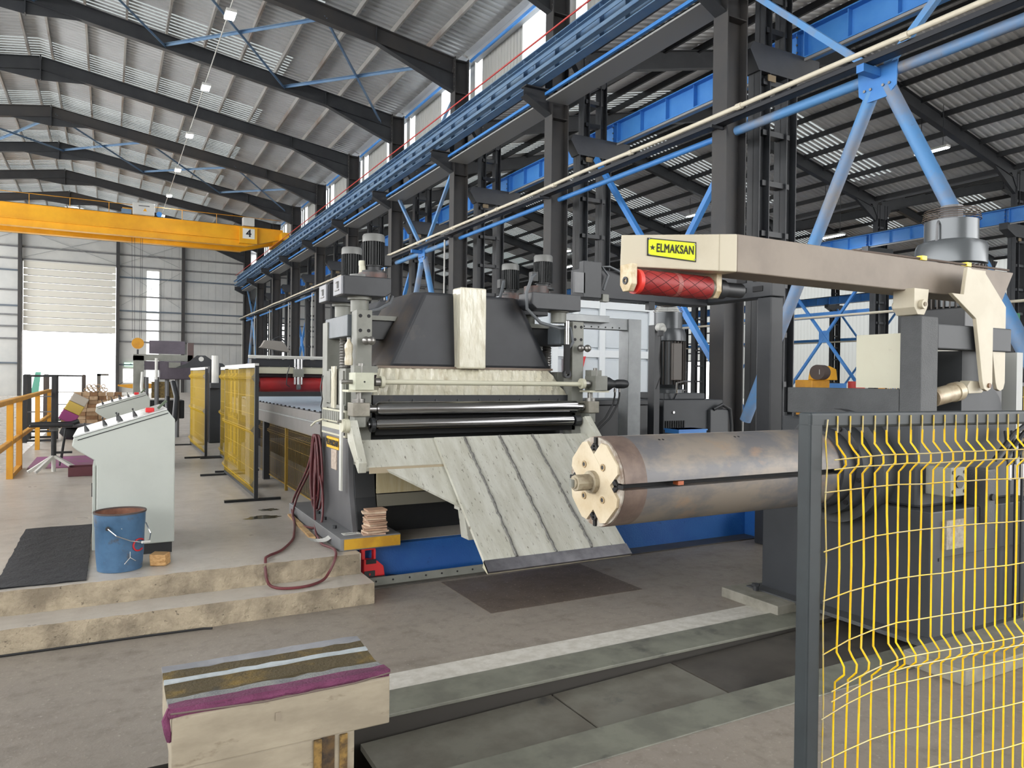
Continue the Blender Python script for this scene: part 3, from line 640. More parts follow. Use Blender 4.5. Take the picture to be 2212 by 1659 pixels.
mc = thing('straightening_machine', 'roll straightening machine with a black hood and four top motors', 'machine', (2.9, 6.2, .3))
def motor(parent, x, y, z, r, h, tb=(1, 0), cowl=COWL):
    # upright motor standing on a flange at z
    b = MB(); b.lathe([(r * .9, 0), (r * .9, h * .78)], (x, y, z), 20); b.lathe([(r * .75, -h * .14), (r * .75, 0)], (x, y, z), 16); b.lathe([(r * 1.25, -h * .2), (r * 1.25, -h * .14)], (x, y, z), 20)
    o = b.build('motor', FINM, parent, smooth=True)
    f = MB()
    for k in range(26):
        t = 2 * math.pi * k / 26; c, s = math.cos(t), math.sin(t)
        f.bar((x + c * r * .98, y + s * r * .98, z + .01), (x + c * r * .98, y + s * r * .98, z + h * .76), r * .06, r * .2, (c, s, 0))
    _b = f.build('cooling_fins', FINM, o); _b['kind'] = 'stuff'
    MB().lathe([(r * 1.06, h * .76), (r * 1.06, h * .95), (r * .97, h), (r * .2, h * 1.005)], (x, y, z), 20).build('fan_cowl', cowl, o, smooth=True)
    tx, ty = x + tb[0] * r * 1.25, y + tb[1] * r * 1.25; q = r * .42
    MB().box(tx - q, tx + q, ty - q, ty + q, z + h * .05, z + h * .4).build('terminal_box', FINM if cowl is COWL else cowl, o, bevel=.006)
    return o
def disc_holes(m, pts, y, r):
    for x, z in pts: m.cyl((x, y - .002, z), (x, y + .004, z), r, 12)
# base and frames
fo = MB().box(1.57, 2.06, 5.58, 7.4, .302, .40).build('foot_plate', GREY, mc, bevel=.004)
MB().box(1.60, 2.055, 5.574, 5.58, .312, .392).build('yellow_edge', mat('worn_yellow', 'c99a22', .6, c2='b5861d', sc=9, c3='5a4a2a', sc3=16, lo3=.66, hi3=.74), fo)
for x, y in ((1.66, 6.4), (1.68, 6.7), (1.64, 6.0)): MB().cyl((x, y, .40), (x, y, .425), .018, 6).build('anchor_bolt', DK, fo)
MB().box(3.75, 4.25, 5.75, 7.4, .302, .40).build('foot_plate', GREY, mc, bevel=.004)
SIDEG = mat('side_plate_grey', '5e5e61', .5, c2='545457', sc=2)
sp = MB().prism([(5.91, 1.14), (5.905, .95), (5.87, .68), (5.76, .4), (6.95, .4), (6.78, .75), (6.74, 1.14)], 'x', 1.72, 1.765).build('side_plate', SIDEG, mc, bevel=.004)
MB().prism([(5.91, 1.14), (5.905, .95), (5.87, .68), (5.76, .4), (6.95, .4), (6.78, .75), (6.74, 1.14)], 'x', 4.03, 4.075).build('side_plate', SIDEG, mc)
o = MB().box(1.7, 1.72, 6.13, 6.51, 1.03, 1.125).build('name_plate', SIGNY, sp); text('*ELMAKSAN', .072, INK, o, (1.697, 6.32, 1.077), (math.pi / 2, 0, -math.pi / 2), sx=.95)
o.name = 'name_plate'
MB().box(1.712, 1.72, 6.23, 6.4, .85, 1.02).build('instruction_label', mat('label_paper', 'c4b5a6', .7, c2='a8978a', sc=30), sp)
MB().prism([(5.90, .93), (5.86, .66), (5.77, .41), (5.84, .41), (5.92, .66), (5.95, .93)], 'x', 1.765, 1.94).build('front_plate', BLKP, mc, bevel=.004)
MB().box(1.95, 3.92, 6.15, 6.2, .302, 1.2).build('back_panel', BLKP, mc); MB().box(1.95, 3.92, 5.84, 6.18, .58, .68).build('cross_beam', mat('olive_grey', '6f6c60', .5), mc)
MB().box(1.945, 3.9, 5.84, 5.86, .69, 1.08).build('front_panel', mat('ivory_dirty', 'b0a688', .5, c2='a89b78', sc=6, stretch=(6, 1, .6)), mc)
for sgn, x0, x1 in ((-1, 1.765, 1.895), (1, 3.86, 3.99)):
    p = MB().box(x0, x1, 5.85, 6.0, .93, 2.2).build('post', LGREY, mc, bevel=.006)
    h = MB(); disc_holes(h, [(x0 + .03, 2.15), (x1 - .03, 2.15), (x0 + .03, 2.03), (x1 - .03, 2.03), (x0 + .03, .985), (x1 - .03, .985), (x0 + .03, 1.09), (x0 + .03, 1.04)], 5.85, .015); _b = h.build('bolt_holes', BLK, p); _b['kind'] = 'stuff'
    MB().box(x0 - .045 if sgn < 0 else x0, x1 if sgn < 0 else x1 + .045, 6.6, 6.76, 1.14, 2.14).build('post', LGREY, mc, bevel=.005)
    MB().box(x0 - .03, x1 + .02, 6.02, 6.72, 1.99, 2.17).build('crosshead', mat('crosshead_grey', '686e74', .45, c2='5e6469', sc=5), mc, bevel=.006)
    sc_ = MB(); xs, ys = (x0 + x1) / 2, 6.42
    sc_.lathe([(.042 + .006 * (k % 2), 1.5 + .0125 * k) for k in range(41)], (xs, ys, 0), 14); sc_.build('screw_spindle', STEEL, mc)
    MB().box(x0 - .03, x1, 6.06, 6.60, 1.18, 1.72).build('slide_block', LGREY, mc, bevel=.006)
    MB().box(x0 - .045, x0 - .03, 6.48, 6.60, 1.42, 1.70).build('slide_gib', LGREY, mc); MB().box(x0 - .045, x0 - .03, 6.08, 6.20, 1.42, 1.70).build('slide_gib', LGREY, mc)
    for k in range(2): MB().sph(((xs + (.0 if k == 0 else .055 * (1 if sgn > 0 else .6))), 5.80 - .03 * k, 1.945), .036).build('ball_knob', STEEL, p, smooth=True)
# oil manifold, panel and film on the operator side
o = MB().box(1.705, 1.725, 5.92, 6.68, 1.26, 1.37).build('oil_manifold', IVORY, mc)
m = MB()
for k in range(11): m.box(1.69, 1.705, 5.97 + k * .063, 6.015 + k * .063, 1.275, 1.355)
_b = m.build('outlets', LGREY, o); _b['kind'] = 'stuff'
MB().box(1.71, 1.725, 5.95, 6.72, 1.145, 1.245).build('cover_strip', IVORY, mc); MB().box(1.70, 1.71, 5.97, 6.68, 1.165, 1.20).build('dark_slot', GREY, mc)
MB().box(1.70, 1.72, 6.27, 6.38, 1.38, 1.74).build('wrapped_gauge', FILM, mc); MB().box(1.715, 1.735, 6.02, 6.6, 1.38, 1.41).build('cover_strip', LGREY, mc)
MB().tube([(1.70, 6.66, 1.66), (1.68, 6.66, 1.55), (1.69, 6.63, 1.45), (1.685, 6.66, 1.38), (1.70, 6.62, 1.28)], .006, 6).build('oil_line', BLKP, mc)
MB().tube([(1.69, 6.6, 1.27), (1.64, 6.68, 1.24), (1.62, 6.75, 1.2)], .008, 6).build('oil_line', IVORY, mc)
MB().box(1.66, 1.675, 5.90, 5.96, .72, 1.62).build('hanging_strip', mat('strip_white', 'c9cac4', .5), mc)
# cross members behind the hood
MB().box(1.9, 4.0, 6.25, 6.4, 1.98, 2.15).build('top_beam', BLKP, mc, bevel=.005); MB().box(1.9, 4.0, 6.22, 6.5, 2.15, 2.19).build('top_beam_plate', LGREY, mc)
# hood
def frustum(b, t, z0, z1, ch):
    (bx0, bx1, by0, by1), (tx0, tx1, ty0, ty1) = b, t
    def loop(x0, x1, y0, y1, c, z): return [(x0 + c, y0, z), (x1 - c, y0, z), (x1, y0 + c, z), (x1, y1 - c, z), (x1 - c, y1, z), (x0 + c, y1, z), (x0, y1 - c, z), (x0, y0 + c, z)]
    m = MB(); A = loop(bx0, bx1, by0, by1, ch, z0); B = loop(tx0, tx1, ty0, ty1, ch * .7, z1)
    m.add(A + B, [(7, 6, 5, 4, 3, 2, 1, 0), tuple(range(8, 16))] + [(i, (i + 1) % 8, 8 + (i + 1) % 8, 8 + i) for i in range(8)])
    for i in (7, 6, 5): m.mi[2 + i] = 1
    return m
frustum((2.0, 3.83, 6.05, 7.0), (2.37, 3.46, 6.1, 6.95), 1.74, 2.415, .12).build('hood', [CHOOD, mat('hood_brown', '4c443d', .6, c2='37363a', sc=3)], mc, bevel=.03, seg=3)  # left faces take a lighter, browner colour than the front
frustum((2.1, 3.7, 7.05, 7.7), (2.4, 3.4, 7.1, 7.6), 1.9, 2.43, .1).build('rear_hood', CHOOD, mc, bevel=.02)
MB().box(2.73, 2.99, 5.94, 6.12, 1.735, 2.46).build('wrapped_post', FILM, mc, bevel=.015, seg=3)
# wrinkled film over the guard plate
random.seed(11); gx, gz = 90, 16; vs = []; fs = []
for j in range(gz + 1):
    t = j / gz; xa = 2.015 + (1.925 - 2.015) * t; xb = 3.70 + (3.86 - 3.70) * t
    for i in range(gx + 1):
        s = i / gx; x = xa + (xb - xa) * s
        w = .012 * math.sin(x * 46 + t * 3 + 1.7 * math.sin(x * 9)) * math.sin(t * math.pi) + .008 * math.sin(x * 95 + t * 7) + random.uniform(-.003, .003)
        vs.append((x, 6.03 - .10 * t + w, 1.735 - .235 * t))
fs = [(j * (gx + 1) + i, (j + 1) * (gx + 1) + i, (j + 1) * (gx + 1) + i + 1, j * (gx + 1) + i + 1) for j in range(gz) for i in range(gx)]
MB().add(vs, fs).build('wrapped_guard', FILM, mc, smooth=True)
MB().box(2.0, 3.75, 6.02, 6.05, 1.73, 1.75).build('guard_rim', mat('rusty_edge', '7d6f62', .6), mc)
o = MB().box(1.93, 3.86, 5.92, 5.98, 1.42, 1.50).build('wiper_beam', CHOOD, mc)
m = MB()
for k in range(9): m.cyl((2.08 + k * .21, 5.912, 1.455), (2.08 + k * .21, 5.92, 1.455), .012, 8)
_b = m.build('bolts', DK, o); _b['kind'] = 'stuff'
MB().box(1.93, 3.9, 5.85, 5.95, 1.17, 1.42).build('roll_back_panel', BLK, mc)
# rolls
for z, r, y, xa, xb in ((1.392, .058, 5.76, 1.90, 3.86), (1.27, .043, 5.72, 1.885, 3.80)):
    o = MB().lathe([(r * .55, xa - .06), (r * .55, xa), (r * .8, xa + .005), (r, xa + .03), (r, xb - .02), (r * .6, xb), (r * .6, xb + .07)], (0, y, z), 32, 'x').build('roll', ROLLM, mc, smooth=True)
for x0, x1 in ((1.69, 1.83), (3.94, 4.06)):
    o = MB().box(x0, x1, 5.68, 5.84, 1.335, 1.445).build('roll_chock', mat('chock_steel', '8f8b80', .4, .4, c2='7a766c', sc=8), mc, bevel=.006)
    MB().cyl((x0 + .07, 5.76, 1.445), (x0 + .07, 5.76, 1.475), .05, 16).build('collar', STEEL, o, smooth=True); MB().cyl((x0 + .07, 5.76, 1.475), (x0 + .07, 5.76, 1.545), .025, 12).build('spindle', STEEL, o, smooth=True)
    MB().box(x0 + .02, x1 - .03, 5.7, 5.84, 1.25, 1.335).build('lower_chock', LGREY, o)
MB().ring((1.845, 5.72, 1.265), (1.875, 5.72, 1.265), .06, .03).build('bearing', BLKP, mc); MB().ring((3.80, 5.72, 1.265), (3.86, 5.72, 1.265), .05, .02).build('bearing', BLKP, mc)
# worm gears and the long adjusting shaft
for x0, x1, nine in ((1.70, 1.855, True), (4.0, 4.14, False)):
    g = MB().box(x0, x1, 5.66, 5.84, 1.545, 1.685).build('worm_gear', mat('worm_cream', 'bfc1ae', .45, c2='b0b29f', sc=6) if nine else LGREY, mc, bevel=.006)
    MB().box(x0 - .05, x1 + .03, 5.68, 5.85, 1.53, 1.547).build('foot', IVORY, g); MB().box(x0 + .02, x1 + .06 if nine else x1, 5.76, 5.86, 1.685, 1.74).build('cap', LGREY, g)
    MB().cyl((x0 + .08, 5.78, 1.685), (x0 + .08, 5.78, 1.76), .022, 10).build('screw_end', STEEL, g)
    if nine: MB().cyl((x0 - .09, 5.74, 1.61), (x0, 5.74, 1.61), .018, 10).build('shaft_end', STEEL, g); MB().cyl((x0 + .075, 5.657, 1.612), (x0 + .075, 5.66, 1.612), .007, 8).build('grease_nipple', BLK, g)
sh = MB().cyl((1.95, 5.74, 1.612), (3.90, 5.74, 1.605), .022, 14).build('adjusting_shaft', IVORY, mc, smooth=True)
for x0, x1 in ((1.93, 1.96), (3.885, 3.92)):
    MB().cyl((x0, 5.74, 1.61), (x1, 5.74, 1.61), .05, 18).build('flange', IVORY, sh, smooth=True)
for x0, x1 in ((1.885, 1.93), (3.92, 3.98)): MB().cyl((x0, 5.74, 1.61), (x1, 5.74, 1.61), .033, 14).build('coupling', STEEL, sh, smooth=True)
hm = MB().lathe([(.066, 4.14), (.066, 4.22), (.04, 4.27), (.035, 4.30), (.045, 4.33), (.045, 4.40), (.036, 4.44), (.02, 4.455)], (0, 5.76, 1.61), 18, 'x').build('hydraulic_motor', BLKP, mc, smooth=True)
for dx in (4.30, 4.355):
    MB().tube([(dx, 5.76, 1.57), (dx, 5.76, 1.50), (dx - .01, 5.77, 1.42), (dx - .08, 5.8, 1.28), (dx - .2, 5.85, 1.15)], .009, 6).build('hose', BLKP, hm)
    MB().cyl((dx, 5.76, 1.53), (dx, 5.76, 1.57), .013, 8).build('fitting', CHROME, hm)
# gear reducers and motors on top
def reducer(x0, x1, y, left):
    g = MB().prism([(x0, 2.315), (x1 - .05, 2.315), (x1, 2.35), (x1, 2.475), (x0, 2.475)] if left else [(x0 + .05, 2.30), (x1, 2.30), (x1, 2.455), (x0, 2.455), (x0, 2.34)], 'y', y - .13, y + .13).build('gear_reducer', mat('reducer_grey', '27292d', .45, c2='2f3135', sc=4), mc, bevel=.008)
    zc = 2.21
    xc = x0 + .17 if left else x1 - .17
    MB().cyl((xc, y, zc - .02), (xc, y, 2.30), .075, 18).cyl((xc, y, 2.29), (xc, y, 2.315), .10, 18).build('neck', LGREY, g, smooth=True)
    if left:
        e = MB().box(x0 - .022, x0, y - .12, y + .12, 2.32, 2.47).build('end_cover', mat('cover_grey', '83858a', .45), g, bevel=.006)
        r_ = MB(); r_.box(x0 - .028, x0 - .022, y - .06, y + .06, 2.355, 2.365); r_.box(x0 - .028, x0 - .022, y - .045, y - .035, 2.375, 2.43); r_.box(x0 - .028, x0 - .022, y - .015, y + .04, 2.42, 2.43); r_.box(x0 - .028, x0 - .022, y - .015, y - .005, 2.375, 2.43); r_.build('cast_mark', COWL, e)
        MB().cyl((xc, y, 2.475), (xc, y, 2.50), .085, 20).build('output_flange', COWL, g, smooth=True); MB().cyl((xc + .02, y, 2.50), (xc + .02, y, 2.62), .028, 14).cyl((xc + .02, y, 2.58), (xc + .02, y, 2.615), .031, 14).build('breather_bottle', IVORY, g, smooth=True)
    MB().cyl((x1 - .12 if left else x0 + .12, y, 2.455), (x1 - .12 if left else x0 + .12, y, 2.52), .12, 22).build('adapter_flange', mat('flange_reddish', '45403f', .5, c2='5c4039', sc=12), g, smooth=True)
    return g
reducer(1.66, 2.06, 5.99, True); reducer(1.70, 2.06, 6.62, True)
reducer(3.42, 3.96, 5.99, False); reducer(3.50, 3.98, 6.62, False)
motor(mc, 1.945, 5.99, 2.575, .088, .27, (1.05, .1)); motor(mc, 1.945, 6.62, 2.56, .088, .27, (-.2, 1))
motor(mc, 3.61, 5.99, 2.55, .085, .27, (-1.0, -.1)); motor(mc, 3.60, 6.62, 2.55, .085, .27, (-1.0, -.1))
for pts in ([(3.5, 5.95, 2.63), (3.44, 5.9, 2.6), (3.38, 5.9, 2.45), (3.4, 5.92, 2.3), (3.55, 5.93, 2.18), (3.75, 5.9, 2.13), (3.84, 5.86, 2.14), (3.86, 5.84, 2.0), (3.8, 5.84, 1.93)], [(3.46, 6.5, 2.62), (3.42, 6.45, 2.55), (3.36, 6.4, 2.42)], [(2.1, 5.95, 2.34), (2.08, 5.95, 2.28), (1.98, 5.95, 2.22), (1.9, 5.95, 2.2)]):
    MB().tube(pts, .016, 8).build('motor_cable', HOSEG, mc, smooth=True)
# side damper on the right post
MB().cyl((3.80, 5.85, 1.74), (3.80, 5.85, 2.2), .018, 10).build('guide_rod', CHROME, mc); MB().cyl((3.80, 5.85, 1.70), (3.80, 5.85, 1.98), .032, 12).build('gas_cylinder', BLK, mc, smooth=True)
MB().ring((3.80, 5.83, 1.70), (3.80, 5.87, 1.70), .04, .02).build('pivot_eye', DK, mc)
bt = thing('plastic_bottle', 'clear plastic drink bottle wedged beside the machine post', 'bottle', (1.72, 5.86, 1.69))
MB().lathe([(.001, 0), (.032, .004), (.034, .05), (.028, .09), (.034, .13), (.034, .17), (.014, .20), (.014, .215)], (1.715, 5.90, 1.742), 16).build('body', mat('bottle_plastic', 'c9c2ae', .15, c2='b8a98c', sc=12), bt, smooth=True)
MB().cyl((1.715, 5.90, 1.957), (1.715, 5.90, 1.972), .016, 12).build('cap', mat('cap_grey', '9a9b98', .4), bt)

# ================================================================ THREADING TABLE (ramp)
rp = thing('threading_table', 'scratched cream threading table sloping down from the machine', 'table', (2.9, 5.2, .3))
def sz(y): return 1.16 - .86 * (5.6 - y)
def slab(m, xa, xb, y0, y1, th, xa2=None, xb2=None, off=0.0):
    xa2 = xa if xa2 is None else xa2; xb2 = xb if xb2 is None else xb2
    n = Vector((0, -.86, 1)).normalized() * th
    a = [Vector((xa, y0, sz(y0))), Vector((xb, y0, sz(y0))), Vector((xb2, y1, sz(y1))), Vector((xa2, y1, sz(y1)))]; a = [p + Vector((0, -.652, .758)) * off for p in a]
    return m.hexa([p - n for p in a] + a)
slab(MB(), 2.35, 3.60, 4.64, 5.60, .028).build('slope_plate', RAMP, rp)
m = MB(); n_ = Vector((0, -.86, 1)).normalized()
up = [Vector((1.72, 5.41, .965)), Vector((3.92, 5.41, .965)), Vector((3.88, 5.63, 1.155)), Vector((1.72, 5.63, 1.155))]
m.hexa([p - Vector((0, -.015, .035)) for p in up] + up); m.build('hinge_plate', RAMP, rp, bevel=.004)
slab(MB(), 2.37, 3.58, 5.06, 5.44, .02, 1.78, 3.92, off=-.036).build('wing_plate', RAMP, rp)
MB().box(1.74, 3.92, 5.402, 5.412, .915, .96).build('lip', mat('lip_tan', 'a79a82', .5), rp)
lipn = Vector((0, -.86, 1)).normalized()
slab(MB(), 2.345, 3.605, 4.585, 4.66, .02, off=.006).build('wear_strip', mat('bare_edge_steel', '77767a', .35, .6, c2='5d5c60', sc=5), rp)
MB().prism([(4.585, sz(4.585)), (4.66, sz(4.66)), (4.68, sz(4.66) - .05), (4.60, sz(4.6) - .03)], 'x', 2.345, 3.605).build('front_lip', mat('ivory_edge', 'b9b49c', .5), rp)
for x in (2.62, 2.95, 3.28):
    m = MB(); pts = [(x + random.uniform(-.006, .006), 4.66 + k * .031, sz(4.66 + k * .031) + .004) for k in range(31)]; m.tube(pts, [.011 + random.uniform(-.003, .004) for _ in pts], 6); m.build('weld_seam', WELD, rp, smooth=True)
MB().prism([(5.66, 1.31), (5.74, 1.27), (5.70, 1.14), (5.42, .92), (5.40, 1.0)], 'x', 1.655, 1.72).build('hinge_arm', RAMP, rp, bevel=.004)
MB().prism([(5.66, 1.31), (5.76, 1.27), (5.72, 1.14), (5.42, .94), (5.38, 1.04)], 'x', 3.88, 3.95).build('hinge_arm', RAMP, rp, bevel=.004)
for k, (a, b, r) in enumerate(((1.62, 1.655, .055), (1.60, 1.62, .05))): MB().cyl((a, 5.68, 1.265), (b, 5.68, 1.265), r, 20).build('hinge_pin', IVORY, rp, smooth=True)
MB().cyl((1.57, 5.69, 1.30), (1.60, 5.69, 1.30), .012, 8).build('grease_nipple', STEEL, rp)
MB().prism([(5.28, .36), (5.42, .36), (5.5, .6), (5.42, .66)], 'x', 2.52, 2.60).build('support_leg', RAMP, rp)
MB().box(2.4, 3.5, 5.2, 5.3, .62, .72).build('cross_tube', RAMP, rp)
# ================================================================ UNCOILER
UNG = mat('uncoiler_grey', '34373b', .55, c2='2d3034', sc=2, c3='454039', sc3=1.3, lo3=.6, hi3=.8)
UNGT = mat('uncoiler_dusty', '4a4c4e', .6, c2='3e4042', sc=3, bump=.25, bsc=120)
MAN = mat('worn_mandrel', '837a70', .48, .15, c2='646365', sc=3, lo=.42, hi=.6, c3='9a7d62', sc3=2.2, lo3=.58, hi3=.72, stretch=(1, .5, 2.2))
MANE = mat('mandrel_band', '75645a', .55, .1, c2='5b4c45', sc=6)
SEGE = mat('segment_face', 'b0aaa0', .55, .0, c2='7c6a5c', sc=14)
SPRD = mat('spreader_cream', 'cfc2a9', .5, c2='bfae90', sc=6, c3='9a7a55', sc3=12, lo3=.66, hi3=.78)
ARMC = mat('arm_cream', 'c3bba7', .5, c2='bab19c', sc=3)
un = thing('uncoiler', 'dark grey uncoiler with a long split mandrel over the pit', 'uncoiler', (4.8, 3.34, 0))
MX, MY, MZ, MR = 2.37, 3.34, 1.085, .25
MB().box(4.12, 5.9, 3.6, 4.14, 0, .075).build('skid', mat('skid_concrete', '8a877d', .7, c2='77746a', sc=8), un, bevel=.006)
MB().box(4.10, 5.9, 2.30, 2.66, 0, .085).build('skid', mat('skid_concrete2', '8a877d', .7, c2='77746a', sc=8), un, bevel=.006)
MB().box(4.42, 5.7, 2.70, 4.02, .06, .86).build('body', UNG, un, bevel=.01)
MB().box(4.30, 5.7, 2.66, 4.06, .06, .085).build('sole_plate', UNGT, un)
MB().cyl((4.26, 3.93, .085), (4.26, 3.93, .12), .02, 8).cyl((4.26, 3.93, .12), (4.26, 3.93, .135), .03, 6).build('anchor_bolt', DK, un)
MB().box(4.47, 5.6, 2.82, 3.9, .86, 1.40).build('gear_housing', UNG, un, bevel=.02)
MB().cyl((4.33, MY, MZ), (4.47, MY, MZ), .385, 40).build('end_shield', UNGT, un, smooth=True)
MB().cyl((4.22, MY, MZ), (4.33, MY, MZ), .32, 40).build('bearing_flange', UNG, un, smooth=True); MB().cyl((4.10, MY, MZ), (4.22, MY, MZ), .27, 36).build('inner_flange', DK, un, smooth=True)
m = MB()
for k in range(10):
    t = 2 * math.pi * k / 10 + .2; m.cyl((4.205, MY + .295 * math.cos(t), MZ + .295 * math.sin(t)), (4.22, MY + .295 * math.cos(t), MZ + .295 * math.sin(t)), .016, 6)
_b = m.build('flange_bolts', BLK, un); _b['kind'] = 'stuff'
# mandrel: four leaves with gaps
MB().cyl((MX + .05, MY, MZ), (4.2, MY, MZ), .175, 24).build('mandrel_core', BLK, un)
def leaf(a0, xa, xb, ro, ri, name, mm, parent):
    g = .017; n = 18; vs = []; m = MB()
    for x in (xa, xb):
        for r in (ro, ri):
            da = math.asin(g / r)
            for k in range(n + 1):
                t = a0 + da + (math.pi / 2 - 2 * da) * k / n; vs.append((x, MY + r * math.cos(t), MZ + r * math.sin(t)))
    N1 = n + 1; fs = []
    for k in range(n):
        fs += [(k, k + 1, 2 * N1 + k + 1, 2 * N1 + k), (N1 + k, 3 * N1 + k, 3 * N1 + k + 1, N1 + k + 1), (k, N1 + k, N1 + k + 1, k + 1), (2 * N1 + k, 2 * N1 + k + 1, 3 * N1 + k + 1, 3 * N1 + k)]
    fs += [(0, 2 * N1, 3 * N1, N1), (n, N1 + n, 3 * N1 + n, 2 * N1 + n)]
    return m.add(vs, fs).build(name, mm, parent, smooth=True)
for q in range(4):
    a = q * math.pi / 2
    lf = leaf(a, MX + .16, 4.14, MR, .17, 'mandrel_leaf', MAN, un); leaf(a, MX + .012, MX + .16, MR, .17, 'leaf_band', MANE, lf); leaf(a, MX, MX + .012, MR - .004, .16, 'leaf_face', SEGE, lf)
m = MB()
for s in (-1, 1):
    d = Vector((0, 1, s)).normalized(); e = Vector((0, -s, 1)).normalized()
    c0 = Vector((MX - .004, MY, MZ))
    p = [c0 + d * a + e * b for a, b in ((-.228, -.07), (-.2, -.108), (.2, -.108), (.228, -.07), (.228, .07), (.2, .108), (-.2, .108), (-.228, .07))]
    o2 = s * .0006
    m.add([q + Vector((-.012 - o2, 0, 0)) for q in p] + [q + Vector((.008, 0, 0)) for q in p], [tuple(range(8)), tuple(range(15, 7, -1))] + [(k, k + 8, (k + 1) % 8 + 8, (k + 1) % 8) for k in range(8)])
sp_ = m.build('spreader_plate', SPRD, un)
m = MB()
for q in range(4):
    a = q * math.pi / 2
    for w in (-.55, .55):
        d = Vector((0, math.cos(a), math.sin(a))); e = Vector((0, -math.sin(a), math.cos(a)))
        p0 = Vector((MX - .007, MY, MZ)) + d * .205; p1 = p0 - d * .055 + e * w * .1
        m.bar(p0, p1, .024, .016, (1, 0, 0))
    d = Vector((0, math.cos(a), math.sin(a))); m.bar(Vector((MX - .004, MY, MZ)) + d * .2, Vector((MX - .004, MY, MZ)) + d * .246, .02, .012, (1, 0, 0))
_gap = m.build('slot_gap', BLK, un); _gap['kind'] = 'stuff'
m = MB()
for q in range(4):
    a = q * math.pi / 2 + math.pi / 4; c = Vector((MX - .018, MY + .125 * math.cos(a), MZ + .125 * math.sin(a))); m.ring(c, c + Vector((-.004, 0, 0)), .02, .012, 14)
_b = m.build('bolt_rims', mat('bolt_rim', 'a58f6c', .5), sp_); _b['kind'] = 'stuff'
m = MB()
for q in range(4):
    a = q * math.pi / 2 + math.pi / 4; c = Vector((MX - .017, MY + .125 * math.cos(a), MZ + .125 * math.sin(a))); m.cyl(c, c + Vector((-.003, 0, 0)), .012, 10)
_b = m.build('bolt_heads', DK, sp_); _b['kind'] = 'stuff'
hubm = mat('hub_dirty', 'a99f8a', .5, c2='7f7360', sc=14)
MB().cyl((MX - .045, MY, MZ), (MX - .01, MY, MZ), .062, 22).build('hub_collar', hubm, un, smooth=True); MB().cyl((MX - .14, MY, MZ), (MX - .04, MY, MZ), .045, 8).build('hub_shaft', hubm, un); MB().cyl((MX - .15, MY, MZ), (MX - .139, MY, MZ), .03, 14).build('hub_bolt', hubm, un)
MB().box(MX - .17, MX - .14, MY - .012, MY + .012, MZ - .02, MZ + .02).build('hub_tang', LGREY, un)
for u in (1424, 1432, 1587, 1595, 1729, 1738):
    p = P(u, 967 - (u - 1424) * .047, Y=MY - .10); t = math.asin(min(1, .10 / MR)); d = Vector((0, -math.sin(t), math.cos(t)))
    c = Vector((p.x, MY, MZ)) + d * MR; MB().cyl(c - d * .01, c + d * .0012, .008, 10).build('grease_hole', BLK, un)
MB().box(2.75, 2.79, MY - .243, MY - .20, MZ - .011, MZ + .011).build('copper_key', mat('copper_key', 'a5562f', .5), un)
# frame on top
fr = MB().box(4.42, 4.6, 2.921, 3.8, 1.425, 1.61).build('top_beam', UNGT, un, bevel=.006); MB().box(4.42, 4.6, 2.78, 2.92, 1.425, 2.07).build('frame_post', UNGT, un, bevel=.008)
MB().box(4.6, 5.45, 2.785, 2.885, 1.87, 2.03).build('frame_crossbar', UNG, un, bevel=.008); MB().box(5.0, 5.2, 2.86, 3.1, 1.4, 1.87).build('frame_post', UNG, un)
for y in (3.0, 3.1, 3.4, 3.5, 3.72, 3.8): MB().cyl((4.4, y, 1.40), (4.4, y, 1.425), .014, 6).build('bolt', DK, un)
cp = MB().box(4.66, 4.68, 2.96, 3.405, 1.615, 1.985).build('cover_panel', IVORY, un); MB().cyl((4.655, 3.05, 1.80), (4.66, 3.05, 1.80), .006, 8).cyl((4.655, 3.05, 1.66), (4.66, 3.05, 1.66), .006, 8).build('screw', BLK, cp)
MB().box(5.14, 5.44, 3.12, 3.4, 1.4, 1.97).build('junction_box', IVORY, un, bevel=.01)
MB().cyl((5.45, 2.95, 1.42), (5.45, 3.2, 1.42), .22, 28).build('rear_drum', UNG, un, smooth=True)
MB().box(5.75, 5.83, 2.9, 3.0, 0, 1.88).build('cable_duct', mat('duct_grey', 'a5a7a4', .5), un)
# fittings on the operator face
MB().box(4.55, 4.75, 2.68, 2.70, .62, .80).build('instruction_label', mat('label_worn', '9c968c', .7, c2='837c72', sc=30), un)
o = MB().box(4.55, 4.72, 2.66, 2.82, .95, 1.13).build('flange_block', LGREY, un, bevel=.004)
m = MB()
for a, b in ((-.06, -.06), (.06, -.06), (-.06, .06), (.06, .06)): m.cyl((4.635 + a, 2.655, 1.04 + b), (4.635 + a, 2.66, 1.04 + b), .012, 8)
m.cyl((4.635, 2.65, 1.04), (4.635, 2.66, 1.04), .04, 16); _b = m.build('bolts', DK, o); _b['kind'] = 'stuff'
MB().box(4.95, 5.05, 2.66, 2.82, .75, 1.1).build('cover_plate', UNGT, un, bevel=.01); MB().cyl((5.0, 2.645, .92), (5.0, 2.66, .92), .022, 12).build('plug', BLK, un)
for k in range(5):
    x = 5.2 + k * .08; MB().tube([(x, 2.66, .1), (x, 2.66, 1.05), (x + .02, 2.68, 1.2), (x + .12, 2.75, 1.33)], .01, 6).build('pipe', DK, un); MB().cyl((x, 2.66, 1.02), (x, 2.66, 1.12), .017, 8).build('fitting', CHROME, un)
for k in range(3): MB().tube([(5.1 + .12 * k, 2.7, 1.15), (5.2 + .12 * k, 2.64, 1.32), (5.4 + .1 * k, 2.64, 1.40), (5.65, 2.7, 1.36)], .016, 8).build('hose', BLKP, un, smooth=True)
MB().box(4.5, 5.6, 2.695, 2.70, .55, .57).build('seam', BLKP, un)
